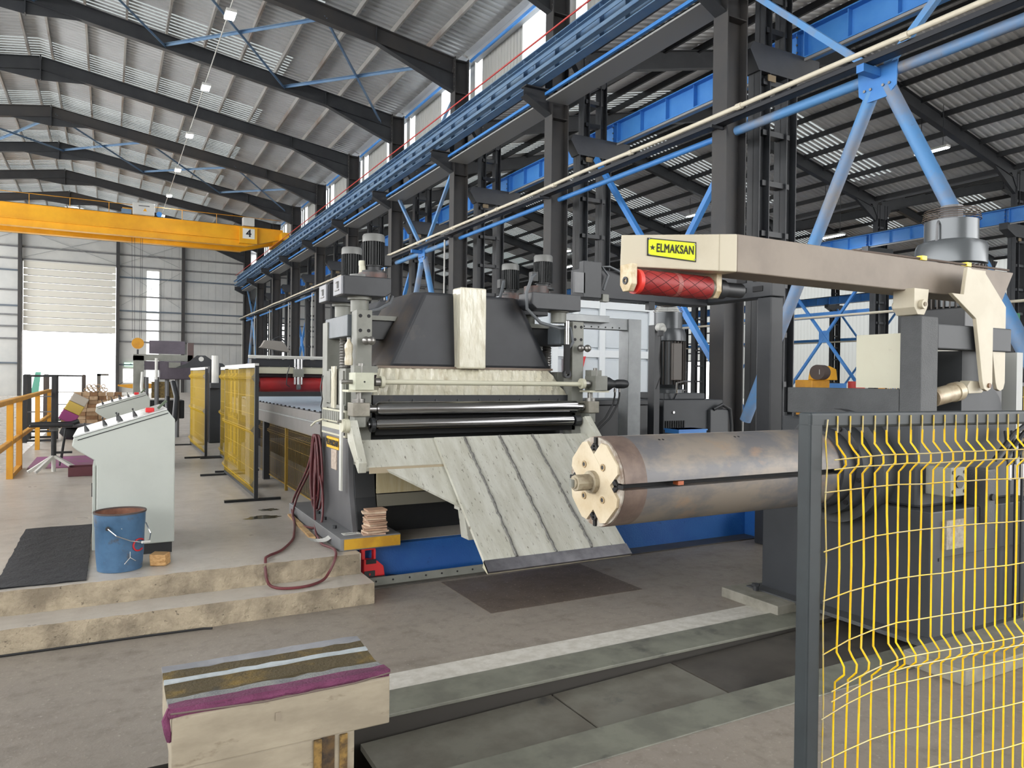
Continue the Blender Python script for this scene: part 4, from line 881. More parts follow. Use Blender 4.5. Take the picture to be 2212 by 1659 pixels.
# drive motor standing behind
dm = MB().lathe([(.24, 2.32), (.24, 2.70), (.285, 2.71), (.285, 2.86), (.27, 2.90), (.215, 2.92), (.215, 3.10)], (6.62, 3.9, 0), 32).build('drive_motor', mat('motor_gloss', '5c6063', .28, .3), un, smooth=True)
m = MB()
for k in range(36):
    t = 2 * math.pi * k / 36; c, s = math.cos(t), math.sin(t); m.bar((6.62 + c * .255, 3.9 + s * .255, 2.3), (6.62 + c * .255, 3.9 + s * .255, 2.69), .012, .05, (c, s, 0))
_b = m.build('cooling_fins', mat('fins_brown', '4a4440', .6), dm); _b['kind'] = 'stuff'
for k in range(5): MB().ring((6.62, 3.9, 3.11 + .02 * k), (6.62, 3.9, 3.115 + .02 * k), .235 - .004 * k, .229 - .004 * k, 28).build('guard_ring', mat('guard_rust', '5a4b40', .6), dm)
for k in range(5): MB().ring((6.62, 3.9, 3.19), (6.62, 3.9, 3.195), .2 - .04 * k, .194 - .04 * k, 24).build('guard_ring', BLKP, dm)
MB().cyl((6.62, 3.9, 3.10), (6.62, 3.9, 3.24), .09, 14).build('fan_hub', GREY, dm)
MB().tube([(6.39, 3.9, 2.4), (6.37, 3.88, 2.9), (6.38, 3.88, 3.05), (6.45, 3.9, 3.12)], .012, 6).build('conduit', GREY, dm)
MB().box(6.32, 6.95, 3.6, 4.2, 0, 2.3).build('motor_pedestal', BLKP, un, bevel=.01)
MB().box(5.6, 6.3, 3.6, 4.2, 1.0, 1.45).build('gear_case', BLKP, un, bevel=.02)

# ---- hold-down arm
ha = thing('hold_down_arm', 'cream hold-down arm with red roller reaching over the mandrel', 'arm', (4.5, 2.95, 2.05))
MB().prism([(2.97, 2.24), (5.55, 2.24), (5.69, 2.45), (2.97, 2.445)], 'y', 2.9, 3.12).build('arm_beam', mat('arm_dusty_cream', '7d7267', .6, c2='887d71', sc=2.5), ha, bevel=.006)
dl = Vector((-.948, .317, 0)); nl = Vector((.317, .948, 0)); k0 = Vector((2.97, 2.9, 0)); k1 = k0 + dl * .66
def zz3(v, z): return Vector((v.x, v.y, z))
m = MB(); m.hexa([zz3(k1, 2.245), zz3(k0, 2.24), zz3(k0 + nl * .2, 2.24), zz3(k1 + Vector((.17, .19, 0)), 2.245), zz3(k1 + dl * -.005, 2.41), zz3(k0, 2.445), zz3(k0 + nl * .2, 2.445), zz3(k1 + Vector((.17, .19, 0)), 2.41)])
m.build('arm_head', ARMC, ha, bevel=.006)
c_ = k0 + dl * .105; MB().hexa([zz3(c_ - nl * .002, 2.243), zz3(c_ - dl * .004 - nl * .002, 2.243), zz3(c_ - dl * .004, 2.243), zz3(c_, 2.243), zz3(c_ - nl * .002, 2.438), zz3(c_ - dl * .004 - nl * .002, 2.438), zz3(c_ - dl * .004, 2.438), zz3(c_, 2.438)]).build('weld_seam', mat('seam_tan', 'b5ad98', .5), ha)
ang = -math.atan2(.317, .948)
sc0 = k0 + dl * .375 - nl * .004
def plate(w, h, off, th, mm, nm, par, zc=2.345):
    a = sc0 - nl * off; q = [a + dl * w / 2, a - dl * w / 2]
    sl = .0
    return MB().hexa([zz3(q[0], zc - h / 2 + .012), zz3(q[1], zc - h / 2 - .012), zz3(q[1] + nl * th, zc - h / 2 - .012), zz3(q[0] + nl * th, zc - h / 2 + .012), zz3(q[0], zc + h / 2 + .006), zz3(q[1], zc + h / 2 - .006), zz3(q[1] + nl * th, zc + h / 2 - .006), zz3(q[0] + nl * th, zc + h / 2 + .006)]).build(nm, mm, par)
sg = plate(.275, .10, .0, .004, INK, 'name_plate', ha); plate(.262, .088, .001, .001, SIGNG, 'plate_face', sg)
text('ELMAKSAN', .063, INK, sg, zz3(sc0 - nl * .002 - dl * .018, 2.345), (math.pi / 2, 0.028, ang), sx=.64)
st_ = []
for k in range(10):
    t = math.pi / 2 + k * math.pi / 5; r = .017 if k % 2 == 0 else .007; st_.append((r * math.cos(t), r * math.sin(t)))
sc1 = sc0 - nl * .0015 + dl * .109
MB().add([zz3(sc1 - dl * a, 2.35 + b) for a, b in st_] + [zz3(sc1, 2.35)], [(10, k, (k + 1) % 10) for k in range(10)]).build('star', INK, sg)
m = MB()
for a in (-1, 1):
    for b in (-1, 1):
        c = zz3(sc0 - nl * .001 + dl * a * .128, 2.345 + b * .04 + a * .009); m.cyl(c, c - nl * .003, .004, 8)
_b = m.build('rivets', CHROME, sg); _b['kind'] = 'stuff'
# red roller under the head
RX0, RX1, RY, RZ_ = 2.41, 2.90, 3.06, 2.165
REDR = mat('red_rubber', '86191d', .5, c2='962a28', sc=6)
rl = MB().lathe([(.03, RX0 - .05), (.03, RX0 - .002), (.058, RX0 - .001), (.064, RX0 + .01), (.064, RX1), (.03, RX1 + .002), (.03, RX1 + .06)], (0, RY, RZ_), 32, 'x').build('roller', REDR, ha, smooth=True)
m = MB()
for s in (-1, 1):
    for k in range(7):
        pts = []
        for i in range(25):
            x = RX0 + .015 + (RX1 - RX0 - .03) * i / 24; t = 2 * math.pi * k / 7 + s * (x - RX0) * 9; pts.append((x, RY + .0642 * math.cos(t), RZ_ + .0642 * math.sin(t)))
        m.tube(pts, .0016, 4)
_b = m.build('diamond_grooves', mat('groove_dark', '4a1516', .7), rl); _b['kind'] = 'stuff'
MB().cyl((2.65, RY, RZ_), (2.68, RY, RZ_), .0652, 28).build('worn_band', mat('worn_red', '96504a', .5), rl, smooth=True)
MB().cyl((RX0 - .012, RY, RZ_), (RX0 + .012, RY, RZ_), .0655, 28).build('end_ring', mat('bright_red', 'd8362c', .45), rl, smooth=True)
for x0, x1 in ((RX0 - .065, RX0 - .03), (RX1 + .03, RX1 + .07)):
    MB().prism([(RY - .05, 2.25), (RY - .05, RZ_ - .02), (RY - .025, RZ_ - .055), (RY + .025, RZ_ - .055), (RY + .05, RZ_ - .02), (RY + .05, 2.25)], 'x', x0, x1).build('roller_bracket', mat('bracket_cream', 'cfc3a6', .5, c2='b09b74', sc=14), ha, bevel=.003)
MB().ring((RX0 - .072, RY, RZ_), (RX0 - .065, RY, RZ_), .02, .01, 14).build('bearing_ring', DK, ha)
MB().cyl((RX1 + .07, RY, RZ_), (RX1 + .12, RY, RZ_), .055, 20).cyl((RX1 + .12, RY, RZ_), (RX1 + .26, RY, RZ_), .042, 20).build('roller_motor', BLKP, ha, smooth=True)
MB().cyl((RX1 + .0, RY, RZ_), (RX1 + .05, RY, RZ_), .05, 20).build('bearing_housing', mat('housing_dirty', '6b6253', .5), ha, smooth=True)
# pivot lug, lever cheeks, cylinder
for y0, y1 in ((2.84, 2.985),):
    MB().prism([(4.44, 2.25), (4.44, 2.13), (4.475, 2.085), (4.545, 2.085), (4.575, 2.13), (4.59, 2.25)], 'y', y0, y1).build('pivot_lug', ARMC, ha, bevel=.003)
MB().cyl((4.51, 2.815, 2.15), (4.51, 3.02, 2.15), .03, 18).build('pivot_pin', ARMC, ha, smooth=True); MB().cyl((4.51, 2.81, 2.15), (4.51, 2.816, 2.15), .014, 10).build('pin_centre', mat('pin_brown', '6b5a42', .5), ha)
cheek = [(5.10, 2.43), (5.14, 2.43), (5.42, 2.20), (5.42, 1.66), (5.40, 1.615), (5.36, 1.60), (5.32, 1.615), (5.30, 1.66), (5.21, 2.09), (4.92, 2.245), (5.06, 2.245)]
m = MB(); m.prism([(x * .95, 1.65 + (z - 1.65) * .965) for x, z in cheek], 'y', 2.745, 2.77).build('lever_cheek', ARMC, ha, bevel=.003)
MB().prism([(x * .95, 1.65 + (z - 1.65) * .965) for x, z in [(a + .27, b) for a, b in cheek]], 'y', 2.80, 2.825).build('lever_cheek', ARMC, ha, bevel=.003)
MB().box(4.93, 5.1, 2.772, 2.80, 2.12, 2.4).build('lever_web', ARMC, ha)
a, b = Vector((4.62, 2.83, 1.555)), Vector((5.12, 2.83, 1.635)); d = (b - a).normalized()
cy = MB().cyl(a, a + d * .26, .058, 24).cyl(a + d * .23, a + d * .29, .064, 24).build('hydraulic_cylinder', mat('cylinder_ivory', 'b3a78f', .4, .2, c2='93826a', sc=9), ha, smooth=True)
MB().cyl(a + d * .29, a + d * .36, .022, 14).build('piston_rod', CHROME, cy, smooth=True)
MB().prism([(4.95, 1.63), (4.97, 1.585), (5.12, 1.59), (5.18, 1.63), (5.14, 1.665), (4.99, 1.67)], 'y', 2.795, 2.865).build('clevis', ARMC, cy, bevel=.004); MB().cyl((5.105, 2.735, 1.64), (5.105, 2.93, 1.64), .016, 10).build('clevis_pin', mat('pin_rust', '7a5a40', .5), cy)
MB().tube([(3.95, 2.92, 2.452), (4.6, 2.91, 2.458), (5.3, 2.90, 2.46), (5.62, 2.90, 2.462)], .008, 8).build('hydraulic_line', mat('line_brown', '54453b', .5), ha)
for x in (4.62, 5.12): MB().box(x - .025, x + .025, 2.89, 2.93, 2.447, 2.475).build('pipe_clip', mat('clip_yellow', 'e6cf3a', .4), ha)

# ================================================================ FOREGROUND MESH FENCE
FR = mat('fence_frame_paint', '2d3437', .5, c2='272d30', sc=6, c3='643c26', sc3=7, lo3=.66, hi3=.74)
fe = thing('mesh_fence', 'dark framed safety fence of bent yellow wires beside the pit', 'fence', (1.85, 1.48, 0), math.atan2(-.11, .92))
MB().box(-.05, .0, -.025, .025, 0, 1.53).build('post', FR, fe, local=True, bevel=.006); MB().box(-.05, 2.1, -.025, .025, 1.515, 1.56).build('top_rail', FR, fe, local=True, bevel=.008); MB().box(2.05, 2.1, -.025, .025, 0, 1.515).build('post', FR, fe, local=True); MB().box(-.05, 2.1, -.025, .025, .08, .12).build('bottom_rail', FR, fe, local=True)
MB().box(-.15, .05, -.05, .05, 0, .006).build('foot_plate', FR, fe, local=True)
random.seed(21)
WR = mat('bare_wire', 'b8ac84', .4, .4, c2='d9b93a', sc=20)
folds = (1.42, .80, .3)
def fold(z): return max([0] + [1 - abs(z - f) / .045 for f in folds if abs(z - f) < .045])
zs = [1.505, 1.47] + [f + d for f in folds for d in (.045, .03, .012, -.012, -.03, -.045)] + [1.25, 1.1, .95, .65, .5, .15, .10]
zs = sorted(set(zs), reverse=True)
for i in range(40):
    x0 = .052 + i * .05; pts = []; dmg = max(0, 1 - i / 6.0)
    for z in zs:
        if i in (0, 5) and z > 1.51: continue
        dx = dmg * .012 * math.sin((1.5 - z) * 3.2) + (.018 * max(0, min(1, (1.25 - z) / .45)) if i == 4 else 0) + (.022 * max(0, min(1, (.8 - z) / .5)) if i == 4 else 0)
        pts.append((x0 + dx + random.uniform(-.0015, .0015), -.028 - .042 * fold(z) - dmg * .004 * math.sin(z * 7), z))
    w = MB().tube(pts, .0031, 6).build('vertical_wire', YELW, fe, local=True, smooth=True)
    MB().tube([(x0, -.028, 1.55), (x0, -.028, 1.50)], .0026, 5).build('bare_wire_end', WR, fe, local=True)
for z in (1.435, 1.405, 1.335, 1.19, 1.045, .91, .815, .785, .72, .57, .43, .315, .285, .2):
    f = .036 if abs(fold(z) - .667) < .1 else 0; pts = []
    for k in range(22):
        x = k * .1; sag = -.04 * max(0, 1 - x / .35) ** 2 * (1 if z < 1.3 else .2) * (1.6 if .6 < z < .95 else 1)
        pts.append((x, -.0335 - f, z + sag + random.uniform(-.002, .002)))
    MB().tube(pts, .0021, 5).build('horizontal_wire', WR, fe, local=True, smooth=True)
m = MB(); m.tube([(.012, -.03, 1.54), (.004, -.03, 1.48), (.012, -.03, 1.40), (.006, -.03, 1.3), (.014, -.03, 1.12), (.004, -.03, .95), (.01, -.03, .7), (.006, -.03, .4)], .0025, 5); m.build('tie_wire', WR, fe, local=True)

# ================================================================ SERVICE EQUIPMENT BEHIND
gp = thing('cable_duct_post', 'galvanised cable duct post with a tray to the machine', 'cable duct', (4.93, 6.35, .3))
MB().box(4.86, 5.03, 6.28, 6.45, .3, 2.30).build('duct', GALV, gp, bevel=.004); MB().box(4.2, 4.87, 6.30, 6.42, 2.18, 2.30).build('tray_arm', GALV, gp, bevel=.004); MB().box(3.95, 4.55, 6.2, 6.35, 2.24, 2.31).build('tray_arm', GALV, gp, bevel=.004)
for k in range(6): MB().cyl((4.3 + k * .09, 6.295, 2.2), (4.3 + k * .09, 6.30, 2.2), .008, 8).build('hole', BLK, gp)
pg = thing('sensor_gantry', 'dark sensor gantry beam bending from the machine to a square post', 'gantry', (5.88, 5.3, .0))
MB().box(5.80, 5.97, 5.20, 5.38, 0, 2.50).build('square_post', DK, pg, bevel=.008)
o = MB().box(5.79, 5.98, 5.19, 6.26, 2.505, 2.83).build('slotted_beam', DK, pg, bevel=.01)
for y in (5.30, 5.52):
    for z in (2.565, 2.67): MB().box(5.780, 5.79, y, y + .13, z, z + .055).build('slot', BLK, o, bevel=.003)
MB().box(4.1, 5.79, 6.08, 6.26, 2.47, 2.76).build('long_beam', CHOOD, pg, bevel=.01); MB().box(4.08, 4.3, 6.0, 6.08, 2.46, 2.82).build('end_bracket', DK, pg, bevel=.006); MB().box(3.98, 4.1, 6.0, 6.03, 2.5, 2.7).build('bolt_plate', GREY, pg)
MB().tube([(4.35, 6.04, 2.55), (4.4, 6.03, 2.7), (4.32, 6.03, 2.78), (4.42, 6.04, 2.79), (4.6, 6.05, 2.74), (4.75, 6.07, 2.72)], .014, 7).build('cable', HOSEG, pg, smooth=True); MB().box(4.33, 4.41, 6.02, 6.08, 2.43, 2.51).build('junction_box', LGREY, pg, bevel=.008)
MB().box(4.95, 5.03, 6.06, 6.12, 2.39, 2.47).build('light_sensor', BLKP, pg)

hp = thing('hydraulic_unit', 'dark hydraulic power unit with a tall finned upright motor', 'hydraulic unit', (6.1, 7.1, .298))
MB().box(5.75, 6.7, 6.75, 7.6, .3, 1.42).build('tank', UNG, hp, bevel=.01); MB().box(5.8, 6.45, 6.8, 7.4, 1.42, 1.5).build('pump_cover', UNG, hp, bevel=.01)
hmot = MB().lathe([(.2, 1.5), (.2, 1.54), (.15, 1.56), (.19, 1.60), (.19, 2.12), (.215, 2.13), (.215, 2.22), (.2, 2.27), (.17, 2.28), (.17, 2.48)], (6.02, 7.0, 0), 28).build('upright_motor', mat('motor_gloss2', '4c4f52', .3, .3), hp, smooth=True)
m = MB()
for k in range(30):
    t = 2 * math.pi * k / 30; c, s = math.cos(t), math.sin(t); m.bar((6.02 + c * .2, 7 + s * .2, 1.6), (6.02 + c * .2, 7 + s * .2, 2.12), .01, .04, (c, s, 0))
_b = m.build('cooling_fins', mat('fins_brown2', '45403c', .6), hmot); _b['kind'] = 'stuff'
MB().box(5.9, 6.04, 6.76, 6.8, 1.65, 2.1).build('terminal_cover', mat('cover_brown', '504a45', .5), hmot, bevel=.01)
for k in range(4): MB().ring((6.02, 7, 2.49 + .02 * k), (6.02, 7, 2.494 + .02 * k), .18 - .01 * k, .174 - .01 * k, 22).build('guard_ring', mat('guard_rust2', '5a4b40', .6), hmot)
MB().lathe([(.1, 2.56), (.17, 2.58), (.17, 2.6)], (6.02, 7, 0), 20).build('rain_hat', GREY, hmot)
MB().tube([(5.92, 6.78, 1.42), (5.92, 6.72, 1.5), (5.92, 6.72, 1.62), (6.02, 6.72, 1.64), (6.15, 6.74, 1.64)], .012, 8).build('pipe', CHROME, hp)
MB().box(6.45, 6.75, 6.7, 7.2, .9, 1.3).build('oil_cooler', mat('cooler_fins', '3f4144', .5), hp, bevel=.01); MB().tube([(6.5, 6.7, 1.3), (6.62, 6.68, 1.36), (6.76, 6.69, 1.3), (6.8, 6.7, 1.1), (6.8, 6.7, .9)], .022, 8).build('hose', BLKP, hp, smooth=True)
m = MB()
for k in range(9): m.box(5.78 + k * .035, 5.795 + k * .035, 6.738, 6.75, 1.05, 1.17)
_b = m.build('vent_slots', BLK, hp); _b['kind'] = 'stuff'; MB().cyl((5.9, 6.735, 1.27), (5.9, 6.75, 1.27), .015, 8).build('lock', CHROME, hp)
MB().box(5.44, 5.52, 6.55, 6.66, .3, 2.28).build('support_post', DK, hp)
cc = thing('security_camera', 'small white camera dome fixed to the post by the motor', 'camera', (5.5, 6.5, 2.22))
MB().sph((5.50, 6.48, 2.23), .04).build('dome', WHT, cc, smooth=True); MB().cyl((5.49, 6.48, 2.25), (5.49, 6.549, 2.25), .05, 14).build('mount', WHT, cc, smooth=True); MB().cyl((5.45, 6.46, 2.15), (5.45, 6.46, 2.21), .035, 12).build('lens_shade', BLKP, cc); MB().tube([(5.45, 6.46, 2.15), (5.44, 6.47, 1.9), (5.46, 6.47, 1.7), (5.42, 6.5, 1.55)], .008, 6).build('cable', BLKP, cc)
ca = thing('machine_cabinet', 'long low black cabinet standing behind the straightening machine', 'cabinet', (4.9, 7.1, .298))
MB().box(4.2, 5.6, 6.8, 7.6, .298, 1.36).build('body', BLKP, ca, bevel=.01); MB().box(4.2, 5.6, 6.78, 7.62, 1.36, 1.42).build('lid', DK, ca, bevel=.01)
tag(MB().box(5.70, 6.12, 6.42, 6.66, 1.04, 1.09).box(5.69, 6.13, 6.41, 6.67, 1.075, 1.09).build('drip_tray', BLU), 'shallow blue drip tray fixed in front of the hydraulic unit', 'tray')
# white panelled cabin with a pennant
cb = thing('panel_cabin', 'white panelled cabin behind the straightening machine', 'cabin', (7.4, 10.5, .0))
CABP = mat('cabin_panel', 'c3cad0', .45, c2='bac2c8', sc=1); CABF = mat('cabin_frame', 'd2d7da', .45)
MB().box(5.4, 8.31, 10.06, 12.5, 0, 2.95).build('walls', CABP, cb)
for x in (5.4, 6.27, 6.66, 7.2, 8.25): MB().box(x - .06, x + .06, 10.0, 10.06, .0, 2.96).build('frame_upright', CABF, cb, bevel=.008)
for z in (.9, 2.02, 2.83): MB().box(5.34, 8.31, 10.006, 10.058, z, z + .12).build('frame_rail', CABF, cb)
for x0, x1 in ((6.72, 7.14), (7.26, 8.19), (6.33, 6.6)):
    for z0, z1 in ((1.06, 1.98), (2.18, 2.8)): MB().box(x0, x1, 10.03, 10.06, z0, z1).build('panel', CABP, cb, bevel=.01)
pn = thing('red_flag', 'red flag with a white star hung on the white cabin', 'flag', (6.72, 9.98, 1.95))
m = MB(); q = [(6.43, 2.0), (6.86, 2.03), (6.77, 1.72), (6.70, 1.80), (6.55, 1.60), (6.43, 1.35)]; m.prism(q, 'y', 9.985, 9.995); m.build('cloth', mat('flag_red', 'c8242c', .6), pn)
ss = []
for k in range(10):
    t = math.pi / 2 + k * math.pi / 5; r = .075 if k % 2 == 0 else .03; ss.append((6.52 + r * math.cos(t), 1.87 + r * math.sin(t)))
m = MB(); m.prism(ss, 'y', 9.98, 9.985); m.build('star', WHT, pn)
# ================================================================ ROLLER TABLE AND GANTRY BEHIND THE MACHINE
rt_ = thing('roller_table', 'long roller table with bright steel rollers behind the straightening machine', 'roller table', (2.9, 9.8, .298))
RAIL = mat('table_side_grey', '6e6b69', .5, c2='605e5c', sc=1.5)
for x0, x1 in ((1.76, 1.83), (3.95, 4.02)): MB().box(x0, x1, 6.98, 12.8, 1.06, 1.30).build('side_rail', RAIL, rt_, bevel=.006)
MB().box(1.745, 1.76, 6.98, 12.8, 1.20, 1.215).build('cable_strip', GALV, rt_)
ROLB = mat('table_roller', 'c3d0de', .3, .25)  # sky reflection on the rollers is put into the pale blue base colour
r0 = MB().cyl((1.83, 7.1, 1.262), (3.95, 7.1, 1.262), .045, 16).build('table_roller', ROLB, rt_, smooth=True)
for k in range(1, 50):
    c = r0.copy(); COL.objects.link(c); c.parent = rt_; c.location = (0, k * .115, 0)
m0 = MB().box(1.785, 1.805, 7.1, 7.13, 1.30, 1.315).build('roller_tab', DK, rt_)
for k in range(1, 25):
    c = m0.copy(); COL.objects.link(c); c.parent = rt_; c.location = (0, k * .23, 0)
MB().box(1.9, 3.9, 7.0, 12.8, 1.14, 1.16).build('bed_plate', DK, rt_)
for y in (7.2, 10, 12.7):
    for x in (1.78, 3.96): MB().box(x, x + .08, y - .05, y + .05, .3, 1.06).build('leg', DK, rt_)

pg2 = thing('roller_press', 'cream and black press gantry with a long red roller across the table', 'press', (2.8, 9.3, .298))
MB().lathe([(.04, 1.56), (.04, 1.6), (.09, 1.6), (.09, 4.0), (.04, 4.0), (.04, 4.1)], (0, 9.3, 1.545), 24, 'x').build('red_roller', mat('press_red', 'a82a2c', .4, c2='7d3338', sc=2, stretch=(.6, 1, 1)), pg2, smooth=True)
MB().lathe([(.035, 1.56), (.035, 4.1)], (0, 9.3, 1.66), 16, 'x').build('dark_roller', mat('press_dark', '3a2f33', .4), pg2, smooth=True)
MB().prism([(9.2, 1.68), (9.2, 1.745), (9.25, 1.76), (9.4, 1.76), (9.4, 1.68)], 'x', 1.56, 4.1).build('cream_beam', IVORY, pg2); MB().box(1.5, 4.15, 9.25, 9.45, 1.765, 1.855).build('black_beam', CHOOD, pg2, bevel=.005)
for z, r in ((1.885, .014), (1.868, .008)): MB().cyl((1.46, 9.22, z), (4.1, 9.22, z), r, 8).build('guide_tube', WHT, pg2)
for x in (1.48, 4.05): MB().box(x, x + .08, 9.2, 9.5, .3, 1.8).build('upright', GREY, pg2)
a = MB().box(1.98, 2.10, 9.14, 9.2, 1.64, 1.74).build('pneumatic_unit', LGREY, pg2, bevel=.004)
for x in (1.995, 2.035, 2.075): MB().cyl((x, 9.16, 1.55), (x, 9.16, 1.86), .014 if x != 2.035 else .02, 8).build('guide_rod', CHROME, a)
MB().cyl((2.02, 9.16, 1.52), (2.06, 9.16, 1.52), .035, 14).build('wheel', GREY, a)
MB().tube([(1.99, 9.14, 1.75), (1.93, 9.14, 1.78), (1.9, 9.14, 1.68), (1.89, 9.14, 1.55), (1.93, 9.14, 1.52)], .006, 6).build('supply_hose', BLKP, a)
fl = thing('flood_lamp', 'grey rectangular flood lamp on a stem above the press', 'lamp', (1.75, 9.22, 1.9))
MB().prism([(1.58, 1.99), (1.60, 2.01), (1.64, 2.08), (1.85, 2.07), (1.93, 1.96), (1.92, 1.94)], 'y', 9.15, 9.25).build('head', mat('lamp_grey', '7b7772', .5), fl, bevel=.004); MB().cyl((1.76, 9.27, 1.89), (1.76, 9.27, 2.1), .014, 8).build('stem', DK, fl); MB().tube([(1.76, 9.25, 2.1), (1.82, 9.25, 2.13), (1.88, 9.25, 2.08), (1.92, 9.25, 2.07)], .01, 6).build('cable', DK, fl)

# mesh under the table
def mesh_panel(name, x, ya, yb, z0, z1, parent, mm, step=.05, folds_=(), rr=.0022):
    m = MB(); n = int((yb - ya) / step)
    for i in range(n + 1):
        y = ya + i * step; pts = [(x, y, z0)]
        for f in sorted(folds_): pts += [(x, y, f - .05), (x - .035, y, f), (x, y, f + .05)]
        pts.append((x, y, z1)); m.tube(pts, rr, 4, cap=False)
    z = z0 + .05
    while z < z1: m.tube([(x, ya, z), (x, yb, z)], rr, 4, cap=False); z += .2
    for f in folds_:
        for d in (-.012, .012): m.tube([(x - .033, ya, f + d), (x - .033, yb, f + d)], rr, 4, cap=False)
    o = m.build(name, mm, parent); o['kind'] = 'stuff'; return o
tg = thing('table_guard', 'ochre wire mesh guard below the roller table', 'mesh guard', (1.85, 8.5, .35))
OCHW = mat('ochre_wire', '8f7228', .5)
mesh_panel('wire_mesh', 1.85, 7.4, 10.6, .36, 1.04, tg, OCHW, .06, (.95,), .0016); MB().box(1.83, 1.86, 8.86, 8.9, .3, 1.05).build('post', OCHW, tg)
for z in (.36, 1.03): MB().box(1.845, 1.855, 7.4, 10.6, z, z + .012).build('edge_wire', OCHW, tg)
tag(MB().box(1.95, 3.9, 7.75, 12.6, .3, .62).build('drive_housing', BLKP), 'dark drive housing on the platform below the roller table', 'housing')

tag(MB().tube([(-1.0, 5.145, .008), (-.4, 5.14, .008), (.2, 5.135, .008), (.55, 5.12, .008), (.6, 5.10, .008)], .007, 6).build('loose_cable', BLK), 'thin black cable lying along the lowest step', 'cable')
# ---- standing mesh barriers covered with yellow film
YFILM = glassy('yellow_film', 'a88a28', .1, .2)
BWIRE = mat('barrier_wire', 'c7a524', .45)
def barrier(y0, y1, x, lb, film, lean=0.0):
    b = thing('mesh_barrier', lb, 'barrier', (x, (y0 + y1) / 2, .30), group='yellow mesh barriers')
    for y in (y0, y1):
        MB().box(x - .02, x + .02, y - .02, y + .02, .32, 1.76).build('post', DK, b); MB().box(x - .32, x + .26, y - .025, y + .025, .30, .325).build('foot', BLKP, b)
    MB().box(x - .022, x + .022, y0, y1, 1.74, 1.785).build('top_rail', WHT, b); MB().box(x - .018, x + .018, y0, y1, .335, .37).build('bottom_rail', DK, b)
    mesh_panel('wire_mesh', x - .022, y0 + .03, y1 - .03, .38, 1.73, b, BWIRE, .05, (.47, 1.06, 1.63), .0019)
    if film: MB().box(x - .004, x - .002, y0 + .05, y1 - .05, .42, 1.70).build('plastic_film', YFILM, b)
barrier(8.28, 10.6, 1.40, 'yellow mesh barrier on black feet nearest the red hose', True)
barrier(10.9, 12.8, 1.62, 'middle yellow mesh barrier between the two film-covered ones', False)
barrier(12.95, 15.4, 1.40, 'yellow film-covered mesh barrier before the second machine', True)

# ---- second machine further down the line
m2 = thing('second_machine', 'dark levelling machine with a lifting lug behind the mesh barriers', 'machine', (2.8, 16.5, .3))
MB().box(1.75, 4.0, 15.7, 17.8, .3, 1.83).build('body', BLKP, m2, bevel=.02)
MB().prism([(1.2, 1.80), (1.42, 1.90), (1.6, 2.06), (1.76, 2.06), (1.96, 1.92), (2.1, 1.90), (2.2, 1.80)], 'y', 16.5, 16.54).build('lifting_lug', DK, m2); MB().cyl((1.68, 16.485, 1.985), (1.68, 16.499, 1.985), .05, 14).build('lug_eye', WHT, m2)
MB().box(1.66, 2.2, 16.4, 16.65, 1.75, 1.84).build('lug_base', DK, m2); MB().cyl((1.85, 15.6, 1.5), (1.85, 15.6, 2.04), .07, 12).build('white_pipe', WHT, m2); MB().box(1.76, 1.95, 15.5, 15.7, 1.4, 1.5).build('pipe_bracket', DK, m2)
MB().box(1.68, 1.75, 15.8, 17.7, .35, 1.7).build('side_cover', mat('side_tan', '6f675d', .6), m2)
sh_ = thing('shear_frame', 'grey purple shear frame with control boxes and black hoses', 'shear', (1.1, 17.5, .3))
PUR = mat('purple_grey', '5d5560', .5, c2='4f4852', sc=2)
MB().box(.45, .65, 17.4, 17.6, .3, 2.05).build('upright', LGREY, sh_); MB().box(.45, 1.6, 17.4, 17.6, 1.95, 2.08).build('head_beam', LGREY, sh_); MB().box(.66, .95, 17.42, 17.55, 1.75, 1.94).build('control_box', PUR, sh_)
MB().box(.95, 1.6, 17.3, 17.6, 1.55, 1.94).build('motor_case', PUR, sh_, bevel=.02); MB().box(1.12, 1.35, 17.27, 17.3, 1.8, 1.92).build('nameplate', LGREY, sh_)
MB().box(.75, 1.45, 17.45, 17.5, 2.1, 2.38).build('display_box', PUR, sh_); MB().box(1.5, 1.62, 17.4, 17.55, 1.94, 2.35).build('post', mat('rust_post', '5a4a48', .6), sh_)
for x in (.7, .9, 1.1, 1.3): MB().cyl((x, 17.45, .3), (x, 17.45, 1.6), .045, 8).build('leg', GREY, sh_)
MB().box(.75, 1.45, 17.5, 18.2, .7, 1.1).build('drive_box', BLKP, sh_, bevel=.02); MB().box(.8, 1.3, 17.48, 17.5, 1.15, 1.5).build('brass_guard', mat('brass_mesh', '8a7440', .5, c2='5c4c2a', sc=30), sh_)
for pts, r in (([(1.15, 16.5, 1.5), (1.2, 16.2, 1.2), (1.15, 15.9, .8), (.95, 15.7, .5), (.7, 15.6, .36)], .055), ([(1.05, 16.5, 1.2), (1.05, 16.3, .8), (.9, 16.1, .5), (.7, 16, .36)], .045), ([(.62, 17.3, 1.7), (.6, 17.2, 1.4), (.64, 17.2, 1.0)], .03)):
    MB().tube(pts, r, 10).build('hose', BLKP if r > .04 else WHT, sh_, smooth=True)
MB().cyl((.88, 17.25, 1.55), (.88, 17.25, 2.0), .03, 8).build('white_lamp', WHT, sh_)

